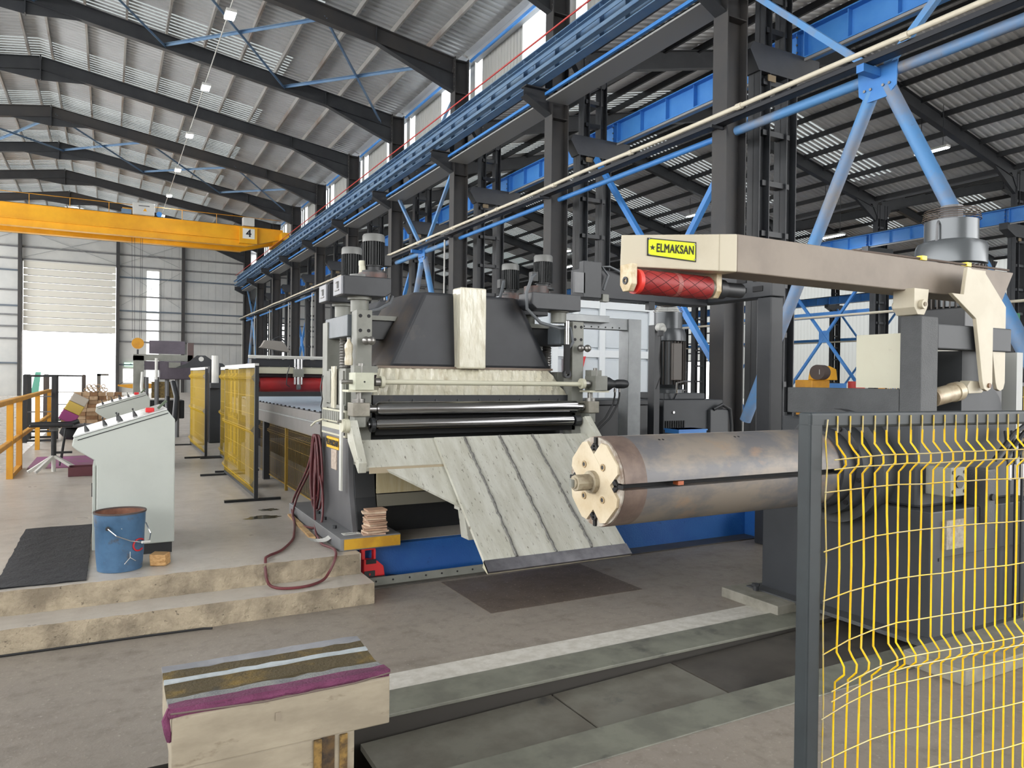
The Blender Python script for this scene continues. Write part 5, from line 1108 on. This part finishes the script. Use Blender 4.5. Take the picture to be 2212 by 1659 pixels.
# ================================================================ CONTROL CONSOLES
CONS = mat('console_grey', 'b6bbb5', .42, c2='aeb3ad', sc=1.5, c3='a9aaa2', sc3=14, lo3=.72, hi3=.8)
FILMW = mat('console_film', 'd2d4d2', .12, c2='bfc2c2', sc=6, bump=.5, bsc=22, spec=.7)
KNOB = mat('knob_black', '26282a', .4)
def console(y0, y1, dx, lb, foot=True):
    c = thing('control_console', lb, 'console', (dx + .15, (y0 + y1) / 2, .30))
    prof = [(-.075, .38), (.445, .38), (.445, 1.31), (.39, 1.385), (-.22, 1.19), (-.23, 1.13), (-.20, 1.10), (-.085, 1.02), (-.075, .98)]
    MB().prism([(x + dx, z) for x, z in prof], 'y', y0, y1).build('cabinet', CONS, c, bevel=.008)
    MB().box(dx - .06, dx + .43, y0 + .02, y1 - .02, .30, .38).build('plinth', BLKP, c)
    n = Vector((-.305, 0, .952))
    def on(t, y, h=0.0): # along the sloped desk, t from the front lip
        return Vector((dx - .22 + .61 * t, y, 1.19 + .195 * t)) + n * h
    vs = [on(0, y0 - .004, .006), on(1, y0 - .004, .006), on(1, y1 + .004, .006), on(0, y1 + .004, .006)]
    MB().hexa([v - n * .004 for v in vs] + [v + n * .006 for v in vs]).build('desk_film', FILMW, c)
    vs = [on(.03, y0 - .002, -.028), on(1.0, y0 - .002, -.028), on(1.0, y0 - .002, -.022), on(.03, y0 - .002, -.022)]
    MB().add(vs + [v + Vector((0, -.002, 0)) for v in vs], [(0, 1, 2, 3), (7, 6, 5, 4)]).build('desk_seam', BLK, c)
    for t, y in ((.14, .12), (.33, .2), (.48, .35), (.5, .12), (.66, .2)):
        b = on(t, y0 + y * (y1 - y0), .012); k = MB().cyl(b, b + n * .04, .018, 10, .008).build('joystick', KNOB, c)
        MB().cyl(b + n * .036, b + n * .055, .004, 6).sph(b + n * .058, .008, 8).build('lever', KNOB, k)
    b = on(.82, y0 + .15 * (y1 - y0), .012); MB().box(b.x - .03, b.x + .03, b.y - .03, b.y + .03, b.z, b.z + .035).build('stop_cover', mat('stop_red', 'cf2b2e', .4), c, bevel=.006)
    b = on(.92, y0 + .2 * (y1 - y0), .02); MB().bar(b, b + Vector((.06, .02, .06)), .016, .016).build('key_lever', mat('lever_green', '4a5a44', .5), c)
    MB().box(dx - .10, dx - .078, y0 + .03, y1 - .03, .36, .98).build('front_door', CONS, c, bevel=.004); MB().box(dx - .106, dx - .10, y0 + .06, y0 + .075, .75, .85).build('door_latch', BLK, c)
    return c
console(6.13, 7.05, 0, 'pale grey control console behind the blue bucket')
console(11.6, 12.55, .07, 'pale grey control console standing beside the office chair')

# bucket, block, mats
bk = thing('metal_bucket', 'dented blue metal bucket with wire handle beside the console', 'bucket', (.075, 5.78, .302))
BUCK = mat('bucket_blue', '46698a', .5, c2='3b5a78', sc=6, c3='4d4a48', sc3=9, lo3=.6, hi3=.72)
m = MB(); m.lathe([(.001, .01), (.136, .005), (.140, 0), (.150, .12), (.155, .30), (.158, .305), (.160, .395)], (.075, 5.78, .302), 32, caps=False); m.build('shell', BUCK, bk, smooth=True)
MB().lathe([(.156, .395), (.150, .28), (.146, .12), (.13, .02), (.001, .018)], (.075, 5.78, .302), 32, caps=False).build('rusty_inside', mat('rust_inside', '8a5f4a', .8, c2='6b4536', sc=8), bk, smooth=True); MB().ring((.075, 5.78, .694), (.075, 5.78, .704), .166, .155, 32).build('rim', mat('rim_rust', '4b3f3c', .6), bk)
MB().cyl((-.0, 5.78 - .15, .61), (-.0, 5.78 - .165, .61), .014, 10).build('handle_ear', DK, bk)
MB().tube([(-.0, 5.61, .61), (.05, 5.605, .56), (.14, 5.60, .52), (.21, 5.62, .50), (.255, 5.66, .505), (.265, 5.72, .54), (.235, 5.76, .61)], .004, 6).build('wire_handle', CHROME, bk)
MB().tube([(.205, 5.60, .505), (.255, 5.63, .50)], .009, 8).build('grip', WHT, bk)
tt = [math.radians(a) for a in range(40, 325, 19)]
m = MB()
pts = []
for a in tt:
    x = .19 + .035 * math.cos(a); z = .475 + .04 * math.sin(a); xx = x - .075; pts.append((x, 5.78 - math.sqrt(max(.1545 ** 2 - xx * xx, 0)) - .001, z))
m.tube(pts, .006, 6); m.build('painted_mark', mat('mark_red', 'b8262f', .5), bk)
m = MB()
for a, b in (((.10, .36), (.135, .40)), ((.135, .40), (.17, .37)), ((.135, .40), (.135, .44)), ((.07, .62), (.085, .60))):
    q = [(x, 5.78 - math.sqrt(max(.1535 ** 2 - (x - .075) ** 2, 0)) - .002, z) for x, z in (a, b)]; m.tube(q, .002, 5)
_b = m.build('painted_scratch', WHT, bk); _b['kind'] = 'stuff'
wb = tag(MB().hexa([(.26, 5.74, .302), (.36, 5.70, .302), (.40, 5.80, .302), (.30, 5.84, .302), (.255, 5.74, .385), (.355, 5.70, .38), (.395, 5.80, .38), (.295, 5.84, .385)]).build('wood_block', mat('block_wood', 'c79f6c', .65, c2='a37a48', sc=12, stretch=(1, 5, 5)), bevel=.006), 'short sawn wood block lying beside the blue bucket', 'wood block')
RUB = mat('mat_rubber', '1f1f22', .9, c2='29292c', sc=20, bump=.5, bsc=60)
m = MB(); nx, ny = 8, 24; random.seed(5)
vs = [(-.62 + .50 * i / nx + random.uniform(-.006, .006), 5.52 + 2.03 * j / ny + random.uniform(-.006, .006), .308 + .004 * random.random()) for j in range(ny + 1) for i in range(nx + 1)]
m.add(vs, [(j * (nx + 1) + i, j * (nx + 1) + i + 1, (j + 1) * (nx + 1) + i + 1, (j + 1) * (nx + 1) + i) for j in range(ny) for i in range(nx)])
m.box(-.62, -.12, 5.525, 7.55, .3005, .306); tag(m.build('rubber_mat', RUB), 'worn black rubber mat in front of the first console', 'mat')
PURM = mat('purple_fabric', '8d4a78', .85, c2='7a5a66', sc=4)
tag(MB().box(-1.0, -.12, 12.3, 13.95, .3005, .312).build('purple_mat', PURM), 'faded purple mat on the platform under the office chair', 'mat')
bxm = thing('maroon_crate', 'low maroon crate standing at the edge of the purple mat', 'crate', (-.2, 11.4, .30))
m = MB(); x0, x1, y0, y1 = -.46, -.08, 11.2, 11.5
m.box(x0, x1, y0, y0 + .015, .301, .42).box(x0, x1, y1 - .015, y1, .301, .42).box(x0, x0 + .015, y0 + .015, y1 - .015, .301, .42).box(x1 - .015, x1, y0 + .015, y1 - .015, .301, .42)
m.build('side_walls', mat('maroon', '5d3038', .5), bxm, bevel=.003); MB().box(x0 + .015, x1 - .015, y0 + .015, y1 - .015, .301, .31).build('floor_board', mat('maroon2', '4a262d', .6), bxm)
# office chair
oc = thing('office_chair', 'high stool chair with a purple, yellow and grey padded back', 'chair', (-.66, 11.9, .30))
MB().cyl((-.66, 11.9, .52), (-.66, 11.9, .87), .032, 12).build('column', BLKP, oc, smooth=True); MB().cyl((-.66, 11.9, .30), (-.66, 11.9, .53), .026, 12).build('lower_column', WHT, oc, smooth=True)
MB().cyl((-.66, 11.9, .86), (-.66, 11.9, .92), .055, 12).build('hub', GREY, oc)
for a in (-2.6, -2.2, -.5, .7, 2.0):
    MB().bar((-.66, 11.9, .52), (-.66 + .33 * math.cos(a), 11.9 + .33 * math.sin(a), .325), .035, .035).build('star_leg', WHT, oc)
MB().tube([(-.95, 11.9, .945), (-.8, 11.9, .955), (-.6, 11.9, .95), (-.45, 11.9, .955), (-.36, 11.9, .99)], .035, 8).build('seat_bolster', BLKP, oc)
MB().box(-.93, -.42, 11.68, 12.1, .925, .965).build('seat', BLKP, oc, bevel=.018, seg=3)
for k, (a, b, mm) in enumerate(((0, .36, mat('pad_purple', '8f3f72', .8)), (.36, .70, mat('pad_yellow', 'b79c4c', .8)), (.70, 1.0, mat('pad_grey', 'a59d92', .8)))):
    p0, p1 = Vector((-.52, 11.93, .985)), Vector((-.33, 11.93, 1.34)); d = p1 - p0
    MB().bar(p0 + d * a, p0 + d * (b - .004), .21, .05, Vector((0, 1, 0))).build('back_pad', mm, oc, bevel=.012)
MB().bar((-.66, 11.9, .56), (-.44, 11.9, .56), .03, .03).build('footrest_arm', BLKP, oc)
bs = thing('wire_stool', 'black padded stool on thin wire legs behind the office chair', 'stool', (-.5, 12.7, .312))
MB().tube([(-.62, 12.7, .82), (-.52, 12.7, .78), (-.42, 12.7, .76), (-.34, 12.7, .8)], [.05, .11, .1, .05], 10).build('pad', mat('pad_black', '2d2e31', .8), bs, smooth=True)
MB().box(-.6, -.16, 12.5, 12.9, .86, .90).build('seat', mat('seat_grey', '4b494d', .7), bs, bevel=.012)
for x, y, x2, y2 in ((-.55, 12.55, -.62, 12.5), (-.55, 12.85, -.62, 12.95), (-.22, 12.55, -.18, 12.5), (-.22, 12.85, -.18, 12.95)): MB().cyl((x, y, .86), (x2, y2, .313), .012, 6).build('leg', BLKP, bs)

# yellow railing at the platform edge
rl_ = thing('yellow_railing', 'yellow steel railing along the open edge of the platform', 'railing', (-1.1, 14, .30))
for y in (8.2, 11.28, 12.4, 15.4, 18.3): MB().box(-1.135, -1.065, y - .035, y + .035, .30, 1.26).build('post', ORY, rl_)
MB().box(-1.14, -1.06, 6.0, 18.35, 1.26, 1.32).build('top_rail', ORY, rl_, bevel=.008); MB().box(-1.13, -1.07, 6.0, 18.35, .73, .79).build('middle_rail', ORY, rl_, bevel=.008); MB().box(-1.13, -1.07, 11.28, 12.4, .30, .36).build('toe_rail', ORY, rl_)
# steel racks and lone post by the door
for i, (y, lb) in enumerate(((17.0, 'dark steel rack frame next to the yellow railing end'), (21.0, 'dark steel rack frame standing before the open door'))):
    rk = thing('steel_rack', lb, 'rack', (-1.0, y, .3), group='rack frames')
    xs_ = (-1.42 if i == 0 else -1.35, -.95 if i == 0 else -.55)
    for x in xs_:
        for yy in (y, y + .9): MB().box(x - .035, x + .035, yy - .035, yy + .035, .301, 1.62).build('upright', BLKP if i == 0 else mat('rack_brown', '4d4440', .6), rk)
    for z in (.32, .5, 1.58):
        for x in xs_: MB().box(x - .02, x + .02, y, y + .9, z, z + .05).build('rail', BLKP, rk)
        for yy in (y, y + .9): MB().box(xs_[0], xs_[1], yy - .02, yy + .02, z, z + .04).build('rail', BLKP, rk)
    for z in (.9, 1.2): MB().cyl((xs_[0], y, z), (xs_[1], y, z), .012, 6).build('tie_bar', GREY, rk)
tag(MB().box(-.30, -.20, 24, 24.1, .30, 1.66).box(-.30, .0, 24, 24.1, 1.60, 1.66).build('bent_post', mat('post_grey', '6b6660', .6)), 'single dark post with a short top arm before the open door', 'post')
# timber
random.seed(9)
TIM = [mat('timber_%s' % n, c, .7, c2=c2, sc=6) for n, c, c2 in (('pale', 'b89b7c', '9d7f60'), ('brown', '96714f', '7b5a3e'), ('tan', 'c4a98a', 'a98b6c'))]
for j in range(10):
    w = 1.5 - .1 * max(0, j - 4); n = 6
    for k in range(n):
        x0 = -1.0 + .78 - w / 2 + w * k / n
        tag(MB().box(x0 + .004, x0 + w / n - .004, 19.9 + random.uniform(0, .06), 20.6, .301 + j * .092, .301 + j * .092 + .088).build('timber_offcut', TIM[(j * 2 + k * 5) % 3]), ('pale', 'dark brown', 'tan')[(j * 2 + k * 5) % 3] + ' timber offcut in the ' + nth(j) + ' layer of the pile', 'timber', 'timber offcuts in the pile')
for k in range(9):
    c = Vector((-.47 + .101 * (k if k < 5 else k - 4.5), 20.1, 1.2695 + (.0875 if k >= 5 else 0)))
    tag(MB().ring(c, c + Vector((0, .5, 0)), .05, .034, 12).build('pipe_offcut', TIM[2]), 'short pale tube end in the ' + ('lower' if k < 5 else 'upper') + ' row on the timber pile', 'tube', 'tube ends on the timber pile')
for k in range(6):
    tag(MB().box(-.75 + .12 * k, -.66 + .12 * k, 18.4 - .03 * k, 19.3, .301 + .07 * (k % 2) , .36 + .07 * (k % 2)).build('timber_batten', TIM[k % 3]), ('raised ' if k % 2 else 'low ') + ('pale', 'brown', 'tan')[k % 3] + ' loose batten on the platform before the pile', 'timber', 'loose battens')
tag(MB().hexa([(-5.0, 63.4, 0), (-4.5, 63.4, 0), (-4.5, 63.5, 0), (-5.0, 63.5, 0), (-4.75, 64.4, 1.75), (-4.4, 64.4, 1.75), (-4.4, 64.5, 1.75), (-4.75, 64.5, 1.75)]).build('green_board', mat('board_green', '5fa08c', .6)), 'pale green board leaning by the open door', 'board')

# ================================================================ SMALL THINGS AROUND THE MACHINE FOOT
HOSER = mat('hose_red', '652d31', .5, c2='552a2e', sc=5)
hs = thing('air_hose', 'red air hose coiled on the machine and looping over the steps', 'hose', (1.62, 6.5, .3))
random.seed(13)
for k in range(7):
    o = k * .012; z0 = .48 + random.uniform(-.06, .1); y = 6.78 - .02 * k
    pts = []
    for i in range(17):
        t = i / 16; a = math.pi * (2 * t); pts.append((1.665 - .012 * (k % 3) - .01 * math.sin(a), y + (.05 + .02 * k) * math.sin(a) * (.35 + .65 * (1 - math.cos(a)) / 2), 1.12 - (1.12 - z0) * (1 - math.cos(a)) / 2))
    MB().tube(pts, .0105, 7).build('coil_turn', HOSER, hs, smooth=True)
def smooth_path(pts, n=8):
    P_ = [Vector(p) for p in pts]; out = []
    for i in range(len(P_) - 1):
        p0 = P_[max(i - 1, 0)]; p1 = P_[i]; p2 = P_[i + 1]; p3 = P_[min(i + 2, len(P_) - 1)]
        for k in range(n):
            t = k / n; out.append(.5 * ((2 * p1) + (-p0 + p2) * t + (2 * p0 - 5 * p1 + 4 * p2 - p3) * t * t + (-p0 + 3 * p1 - 3 * p2 + p3) * t ** 3))
    out.append(P_[-1]); return out
MB().tube(smooth_path([(1.66, 6.7, 1.1), (1.64, 6.85, .8), (1.60, 7.2, .48), (1.52, 7.0, .315), (1.54, 6.6, .314), (1.60, 6.3, .38), (1.655, 6.45, .6), (1.66, 6.6, .8)]), .0105, 7).build('loop', HOSER, hs, smooth=True)
MB().tube(smooth_path([(1.655, 6.72, .9), (1.62, 6.6, .6), (1.57, 6.35, .33), (1.53, 6.1, .314), (1.50, 5.85, .314), (1.53, 5.62, .32), (1.50, 5.45, .30), (1.44, 5.41, .2), (1.36, 5.33, .163), (1.20, 5.24, .163), (1.04, 5.30, .163), (1.0, 5.42, .19), (1.0, 5.50, .315), (1.05, 5.64, .314), (1.17, 5.78, .314), (1.32, 6.1, .314), (1.40, 6.4, .314), (1.50, 6.85, .314), (1.60, 7.4, .4), (1.655, 7.0, .8), (1.66, 6.8, 1.1)]), .0105, 7).build('floor_loop', HOSER, hs, smooth=True)
CARD = [mat('card_%d' % k, c, .75, c2=c2, sc=9) for k, (c, c2) in enumerate((('c4a690', 'b08f78'), ('cdb7a0', 'b89c84'), ('b5957c', 'a0806a')))]
z = .4005
for k in range(12):
    a = random.uniform(-.25, .25); c, s = math.cos(a), math.sin(a); w, d, h = random.uniform(.075, .095), random.uniform(.05, .065), random.uniform(.008, .013)
    cx, cyy = 1.865 + random.uniform(-.012, .012), 5.66 + random.uniform(-.01, .01); q = []
    for zz_, f in ((z, 1), (z + h, 1)):
        for i, (sx, sy) in enumerate(((-1, -1), (1, -1), (1, 1), (-1, 1))): q.append((cx + (sx * w) * c - (sy * d) * s, cyy + (sx * w) * s + (sy * d) * c, zz_ + random.uniform(0, .006) * (zz_ > z)))
    tag(MB().hexa(q).build('cardboard_piece', CARD[k % 3]), 'crumpled cardboard piece on the machine foot, ' + nth(k) + ' from the bottom', 'cardboard', 'stacked cardboard pieces'); z += h + .0062
pf = thing('paper_frame', 'small white card frame lying on the machine foot', 'card', (1.70, 5.75, .40))
for x0, x1, y0, y1 in ((1.63, 1.77, 5.70, 5.715), (1.63, 1.77, 5.755, 5.77), (1.63, 1.65, 5.715, 5.755), (1.75, 1.77, 5.715, 5.755)): MB().box(x0, x1, y0, y1, .4005, .404).build('edge', WHT, pf)
m = MB(); n = 8
vs = [(1.40 + .19 * i / n, 5.86 + j * .09 + .02 * math.sin(i * .8), .335 + .03 * ((i / n - .45) * 2) ** 2 - (.008 if j == 0 else 0)) for j in range(2) for i in range(n + 1)]
m.add(vs + [(x, y, zz_ + .0012) for x, y, zz_ in vs], [(i, i + 1, n + 2 + i, n + 1 + i) for i in range(n)] + [(2 * n + 2 + i, 3 * n + 3 + i, 3 * n + 4 + i, 2 * n + 3 + i) for i in range(n)]); tag(m.build('curled_paper', WHT), 'curled white paper scrap lying over the red hose', 'paper')
tag(MB().hexa([(1.47, 6.14, .3005), (1.515, 6.12, .3005), (1.565, 7.24, .3005), (1.525, 7.26, .3005), (1.47, 6.14, .318), (1.515, 6.12, .318), (1.565, 7.24, .318), (1.525, 7.26, .318)]).build('wooden_lath', WOOD), 'long pale wooden lath on the floor beside the machine foot', 'lath')
tbx = thing('tool_case', 'small red and black tool case before the blue foundation', 'tool case', (1.82, 5.6, .012))
REDP = mat('case_red', 'd42a2e', .4)
MB().prism([(1.745, .215), (1.745, .30), (1.86, .30), (1.86, .285), (1.775, .285), (1.775, .215)], 'y', 5.60, 5.66).build('handle', REDP, tbx, bevel=.006); MB().box(1.845, 1.86, 5.60, 5.66, .2, .285).build('handle_post', REDP, tbx)
MB().prism([(1.76, .075), (1.76, .22), (1.87, .2), (1.925, .15), (1.935, .075)], 'y', 5.59, 5.67).build('shell', REDP, tbx, bevel=.008); MB().box(1.78, 1.86, 5.583, 5.59, .18, .215).build('screen', BLK, tbx); MB().box(1.765, 1.85, 5.582, 5.59, .08, .125).build('dark_panel', BLKP, tbx)
MB().prism([(1.80, .10), (1.808, .112), (1.816, .10), (1.808, .088)], 'y', 5.578, 5.582).build('emblem', RED, tbx); MB().box(1.75, 1.94, 5.585, 5.675, .0125, .076).build('base', BLKP, tbx, bevel=.006)
tag(MB().lathe([(.001, .0125), (.055, .0125), (.06, .03), (.045, .05), (.001, .055)], (2.02, 5.64, 0), 14).build('black_pouch', BLK, smooth=True), 'small black pouch beside the red tool case', 'pouch')
OIL = mat('oil_puddle', '3d3a2c', .12, c2='6a665a', sc=9)
m = MB(); random.seed(4); ring_ = []
for k in range(28):
    a = 2 * math.pi * k / 28; r = .75 + .45 * random.random(); ring_.append((1.30 + .17 * r * math.cos(a) * (1.0), 7.28 + .09 * r * math.sin(a), .3012))
m.add(ring_ + [(1.30, 7.28, .3012)], [(28, k, (k + 1) % 28) for k in range(28)]); o = m.build('oil_stain', OIL, plat)
m = MB(); ring_ = []
for k in range(24):
    a = 2 * math.pi * k / 24; r = .7 + .5 * random.random(); ring_.append((1.43 + .1 * r * math.cos(a), 7.66 + .07 * r * math.sin(a), .3012))
m.add(ring_ + [(1.43, 7.66, .3012)], [(24, k, (k + 1) % 24) for k in range(24)]); m.build('oil_stain', OIL, plat)

# ================================================================ COIL-CAR SADDLE IN THE FOREGROUND
sd = thing('coil_saddle', 'cream coil saddle with a carpet-striped V top over the pit', 'saddle', (.6, 3.05, -.6))
SADC = mat('saddle_cream', 'a09683', .6, c2='8c8271', sc=5, c3='6c604f', sc3=9, lo3=.6, hi3=.72, stretch=(.6, 1, 1.6))
X0, X1, YF, YB = .20, .995, 2.80, 3.30
MB().prism([(YF, .265), (YF, .45), (YF + .02, .462), (YF + .20, .438), (YB - .035, .458), (YB, .44), (YB, .265)], 'x', X0, X1).build('vee_block', SADC, sd, bevel=.006)
def strip(t0, t1, s, mm, nm, th=.010, wob=.004, x0=X0 - .006, x1=X1 + .004):
    # strips on the front (s=0) or back (s=1) slope of the vee
    a, b = ((YF + .012, .465), (YF + .20, .441)) if s == 0 else ((YF + .20, .441), (YB - .036, .461))
    n = 14; top = []; m = MB()
    nv = Vector((0, -(b[1] - a[1]), b[0] - a[0])).normalized()
    for t in (t0, t1):
        for i in range(n + 1):
            x = x0 + (x1 - x0) * i / n; top.append(Vector((x, a[0] + (b[0] - a[0]) * t + random.uniform(-1, 1) * wob, a[1] + (b[1] - a[1]) * t)))
    bot = [p - nv * .002 for p in top]; top = [p + nv * (th + random.uniform(-.002, .002)) for p in top]; N1 = n + 1
    vs = top + bot; fs = []
    for i in range(n): fs += [(i, i + 1, N1 + i + 1, N1 + i), (2 * N1 + i, i, N1 + i, 3 * N1 + i) if False else (i, 2 * N1 + i, 2 * N1 + i + 1, i + 1), (N1 + i, N1 + i + 1, 3 * N1 + i + 1, 3 * N1 + i)]
    fs += [(0, N1, 3 * N1, 2 * N1), (n, 2 * N1 + n, 3 * N1 + n, N1 + n)]
    return m.add(vs, fs).build(nm, mm, sd, smooth=False)
PINK = mat('carpet_magenta', '73395a', .9, c2='5f2d4a', sc=8, bump=.6, bsc=90); CGREY = mat('carpet_grey', '8a8d8a', .9, c2='75787a', sc=12, bump=.5, bsc=90)
OLIVE = mat('carpet_olive', '4d432b', .85, c2='7a6430', sc=7, lo=.5, hi=.7, c3='35312a', sc3=6, bump=.5, bsc=70); GRT = mat('tape_grey', '8f9094', .55, c2='7d7e83', sc=6); WTP = mat('tape_white', 'b4bbbf', .4, c2='9aa3a8', sc=10)
strip(.0, .42, 0, PINK, 'magenta_carpet', .014); strip(.43, .86, 0, CGREY, 'grey_carpet', .008); strip(.87, 1.0, 0, OLIVE, 'olive_carpet', .007)
MB().tube([(X0 - .01 + .0572 * k, YF + .012 + random.uniform(-.004, .004), .464 + random.uniform(-.003, .003)) for k in range(15)], [.015 + random.uniform(-.003, .003) for _ in range(15)], 8).build('carpet_roll', PINK, sd, smooth=True)
strip(.0, .40, 1, OLIVE, 'olive_carpet', .008); strip(.40, .52, 1, WTP, 'white_tape', .012, .001); strip(.52, .80, 1, OLIVE, 'olive_carpet', .008); strip(.80, 1.0, 1, GRT, 'grey_tape', .010)
MB().tube([(X0 - .004, YF + .03, .475), (X0 - .018, YF + .02, .44), (X0 - .012, YF + .012, .40), (X0 - .006, YF + .02, .372), (X0 - .004, YF + .05, .39)], [.01, .014, .012, .012, .006], 7).build('torn_carpet', PINK, sd, smooth=True)
MB().tube([(X0 - .005, YF - .004, .47), (.5, YF - .005, .452), (.85, YF - .004, .455), (X1, YF, .468)], .0035, 5).build('frayed_edge', mat('fray', '6b5c56', .8), sd)
MB().box(X0 + .02, X1 - .14, YF + .01, YB - .05, .06, .265).build('carriage', SADC, sd, bevel=.006)
for x0 in (X0 + .02, X1 - .24):
    MB().box(x0, x0 + .10, YF + .012, YB - .06, -.6, .06).build('lift_leg', SADC, sd)
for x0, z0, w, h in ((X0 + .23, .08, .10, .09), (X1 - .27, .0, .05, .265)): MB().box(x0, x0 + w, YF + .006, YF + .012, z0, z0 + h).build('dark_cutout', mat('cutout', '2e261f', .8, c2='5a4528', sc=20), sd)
for x0 in (X1 - .30, X1 - .2): MB().box(x0, x0 + .03, YF + .003, YF + .012, -.1, .26).build('grease_smear', mat('grease_tan', '8c6f3a', .6, c2='4b3a22', sc=24), sd)
MB().box(.55, .57, YF - .003, YF, .37, .40).build('worn_patch', mat('patch_tan', '8d8272', .7), sd)

# ================================================================ THINGS FAR OFF IN THE SIDE HALLS
ym = thing('coil_machine', 'small yellow coil machine with a dark reel in the outer hall', 'machine', (30.6, 24, 0))
MB().box(29.6, 30.9, 24, 25, 0, 1.75).build('body', ORY, ym, bevel=.05); MB().cyl((29.7, 23.8, 2.12), (30.4, 24.0, 2.12), .36, 24).build('reel', mat('reel_brown', '4d403b', .6), ym); MB().box(29.72, 29.9, 23.68, 23.7, 2.02, 2.25).build('reel_label', WHT, ym); MB().prism([(30.4, 1.75), (31.6, 1.75), (31.5, 2.3), (31.0, 2.45), (30.5, 2.2)], 'y', 24.1, 24.9).build('housing', YEL, ym, bevel=.04)
MB().box(31.0, 32.4, 24.2, 24.9, 0, 1.6).build('blue_base', BLU, ym)
tag(MB().lathe([(.30, 0), (.36, 1.7), (.33, 1.7), (.28, .05)], (29.6, 21.6, 0), 20).build('red_drum', RED, smooth=True), 'tall red drum beside the yellow coil machine', 'drum')
wn = thing('warning_board', 'white board with red print behind the yellow coil machine', 'board', (29.3, 26, 1.0))
MB().box(28.9, 30.3, 26.0, 26.04, 1.2, 2.2).build('panel', WHT, wn); MB().box(29.1, 29.5, 25.99, 26.0, 1.8, 2.0).build('red_print', RED, wn); MB().box(29.55, 30.1, 25.99, 26.0, 1.8, 2.0).build('red_print', RED, wn); MB().box(29.2, 29.26, 26.0, 26.04, 0, 1.2).build('leg', GREY, wn); MB().box(30.0, 30.06, 26.0, 26.04, 0, 1.2).build('leg', GREY, wn)
c2_ = thing('side_hall_crane', 'orange crane carriage on the blue girder at the white wall', 'crane', (50.9, 31.6, 8.6))
MB().box(50.7, 51.6, 29.9, 33.2, 8.62, 9.2).build('end_carriage', ORY, c2_, bevel=.05); MB().box(32.6, 50.8, 31.0, 32.2, 8.9, 9.9).build('girder', ORY, c2_, bevel=.05); MB().box(50.5, 51.2, 30.5, 30.9, 9.2, 9.9).build('drive', ORY, c2_, bevel=.04)
ex = thing('exit_sign', 'green emergency exit sign on a far laced column', 'sign', (31.2, 15.82, 4.2))
MB().box(30.95, 31.5, 15.80, 15.83, 4.0, 4.45).build('plate', mat('exit_green', '1d7a52', .5), ex); MB().prism([(31.15, 4.12), (31.3, 4.12), (31.3, 4.3), (31.38, 4.22), (31.22, 4.4), (31.08, 4.24)], 'y', 15.79, 15.80).build('pictogram', WHT, ex)
ex = thing('exit_sign', 'green exit sign above the small door in the far wall', 'sign', (1.4, YW - .05, 2.3))
MB().box(1.05, 1.8, YW - .06, YW - .01, 2.3, 2.55).build('plate', emit('exit_lit', '9fd9b0', .5), ex); MB().prism([(1.2, 2.4), (1.45, 2.4), (1.45, 2.34), (1.65, 2.43), (1.45, 2.52), (1.45, 2.46), (1.2, 2.46)], 'y', YW - .07, YW - .06).build('arrow', mat('exit_arrow', '2f9a62', .5), ex)
for k, (x, y, z, sx, sy, sz_) in enumerate(((47, 56, 0, 2.2, 1, 1.2), (48, 59, 0, 1.5, 1.5, 1.0))):
    rk = thing('orange_rack', ('wide' if k == 0 else 'narrow') + ' orange storage rack by the opening in the white wall', 'rack', (x, y, 0), group='orange racks')
    for xx in (x - sx / 2, x + sx / 2): MB().box(xx - .06, xx + .06, y - .06, y + .06, 0, 2.6).build('upright', BLU, rk)
    for zz_ in (.7, 1.5, 2.3): MB().box(x - sx / 2, x + sx / 2, y - .1, y + .1, zz_, zz_ + .16).build('beam', ORY, rk)
yf = thing('far_mesh_fence', 'yellow mesh fence far behind the uncoiler', 'fence', (12.5, 6.6, 0))
for x in (9.2, 10.6, 12.0, 13.4): MB().box(x - .03, x + .03, 6.3, 6.36, 0, 1.7).build('post', ORY, yf)
MB().box(9.2, 13.4, 6.3, 6.36, 1.62, 1.68).build('top_rail', DK, yf)
m = MB()
for k in range(84): m.bar((9.22 + k * .05, 6.33, .1), (9.22 + k * .05, 6.33, 1.62), .005, .005)
for z in (.3, .6, .9, 1.2, 1.45): m.bar((9.2, 6.33, z), (13.4, 6.33, z), .005, .005)
o = m.build('wire_mesh', YELW, yf); o['kind'] = 'stuff'
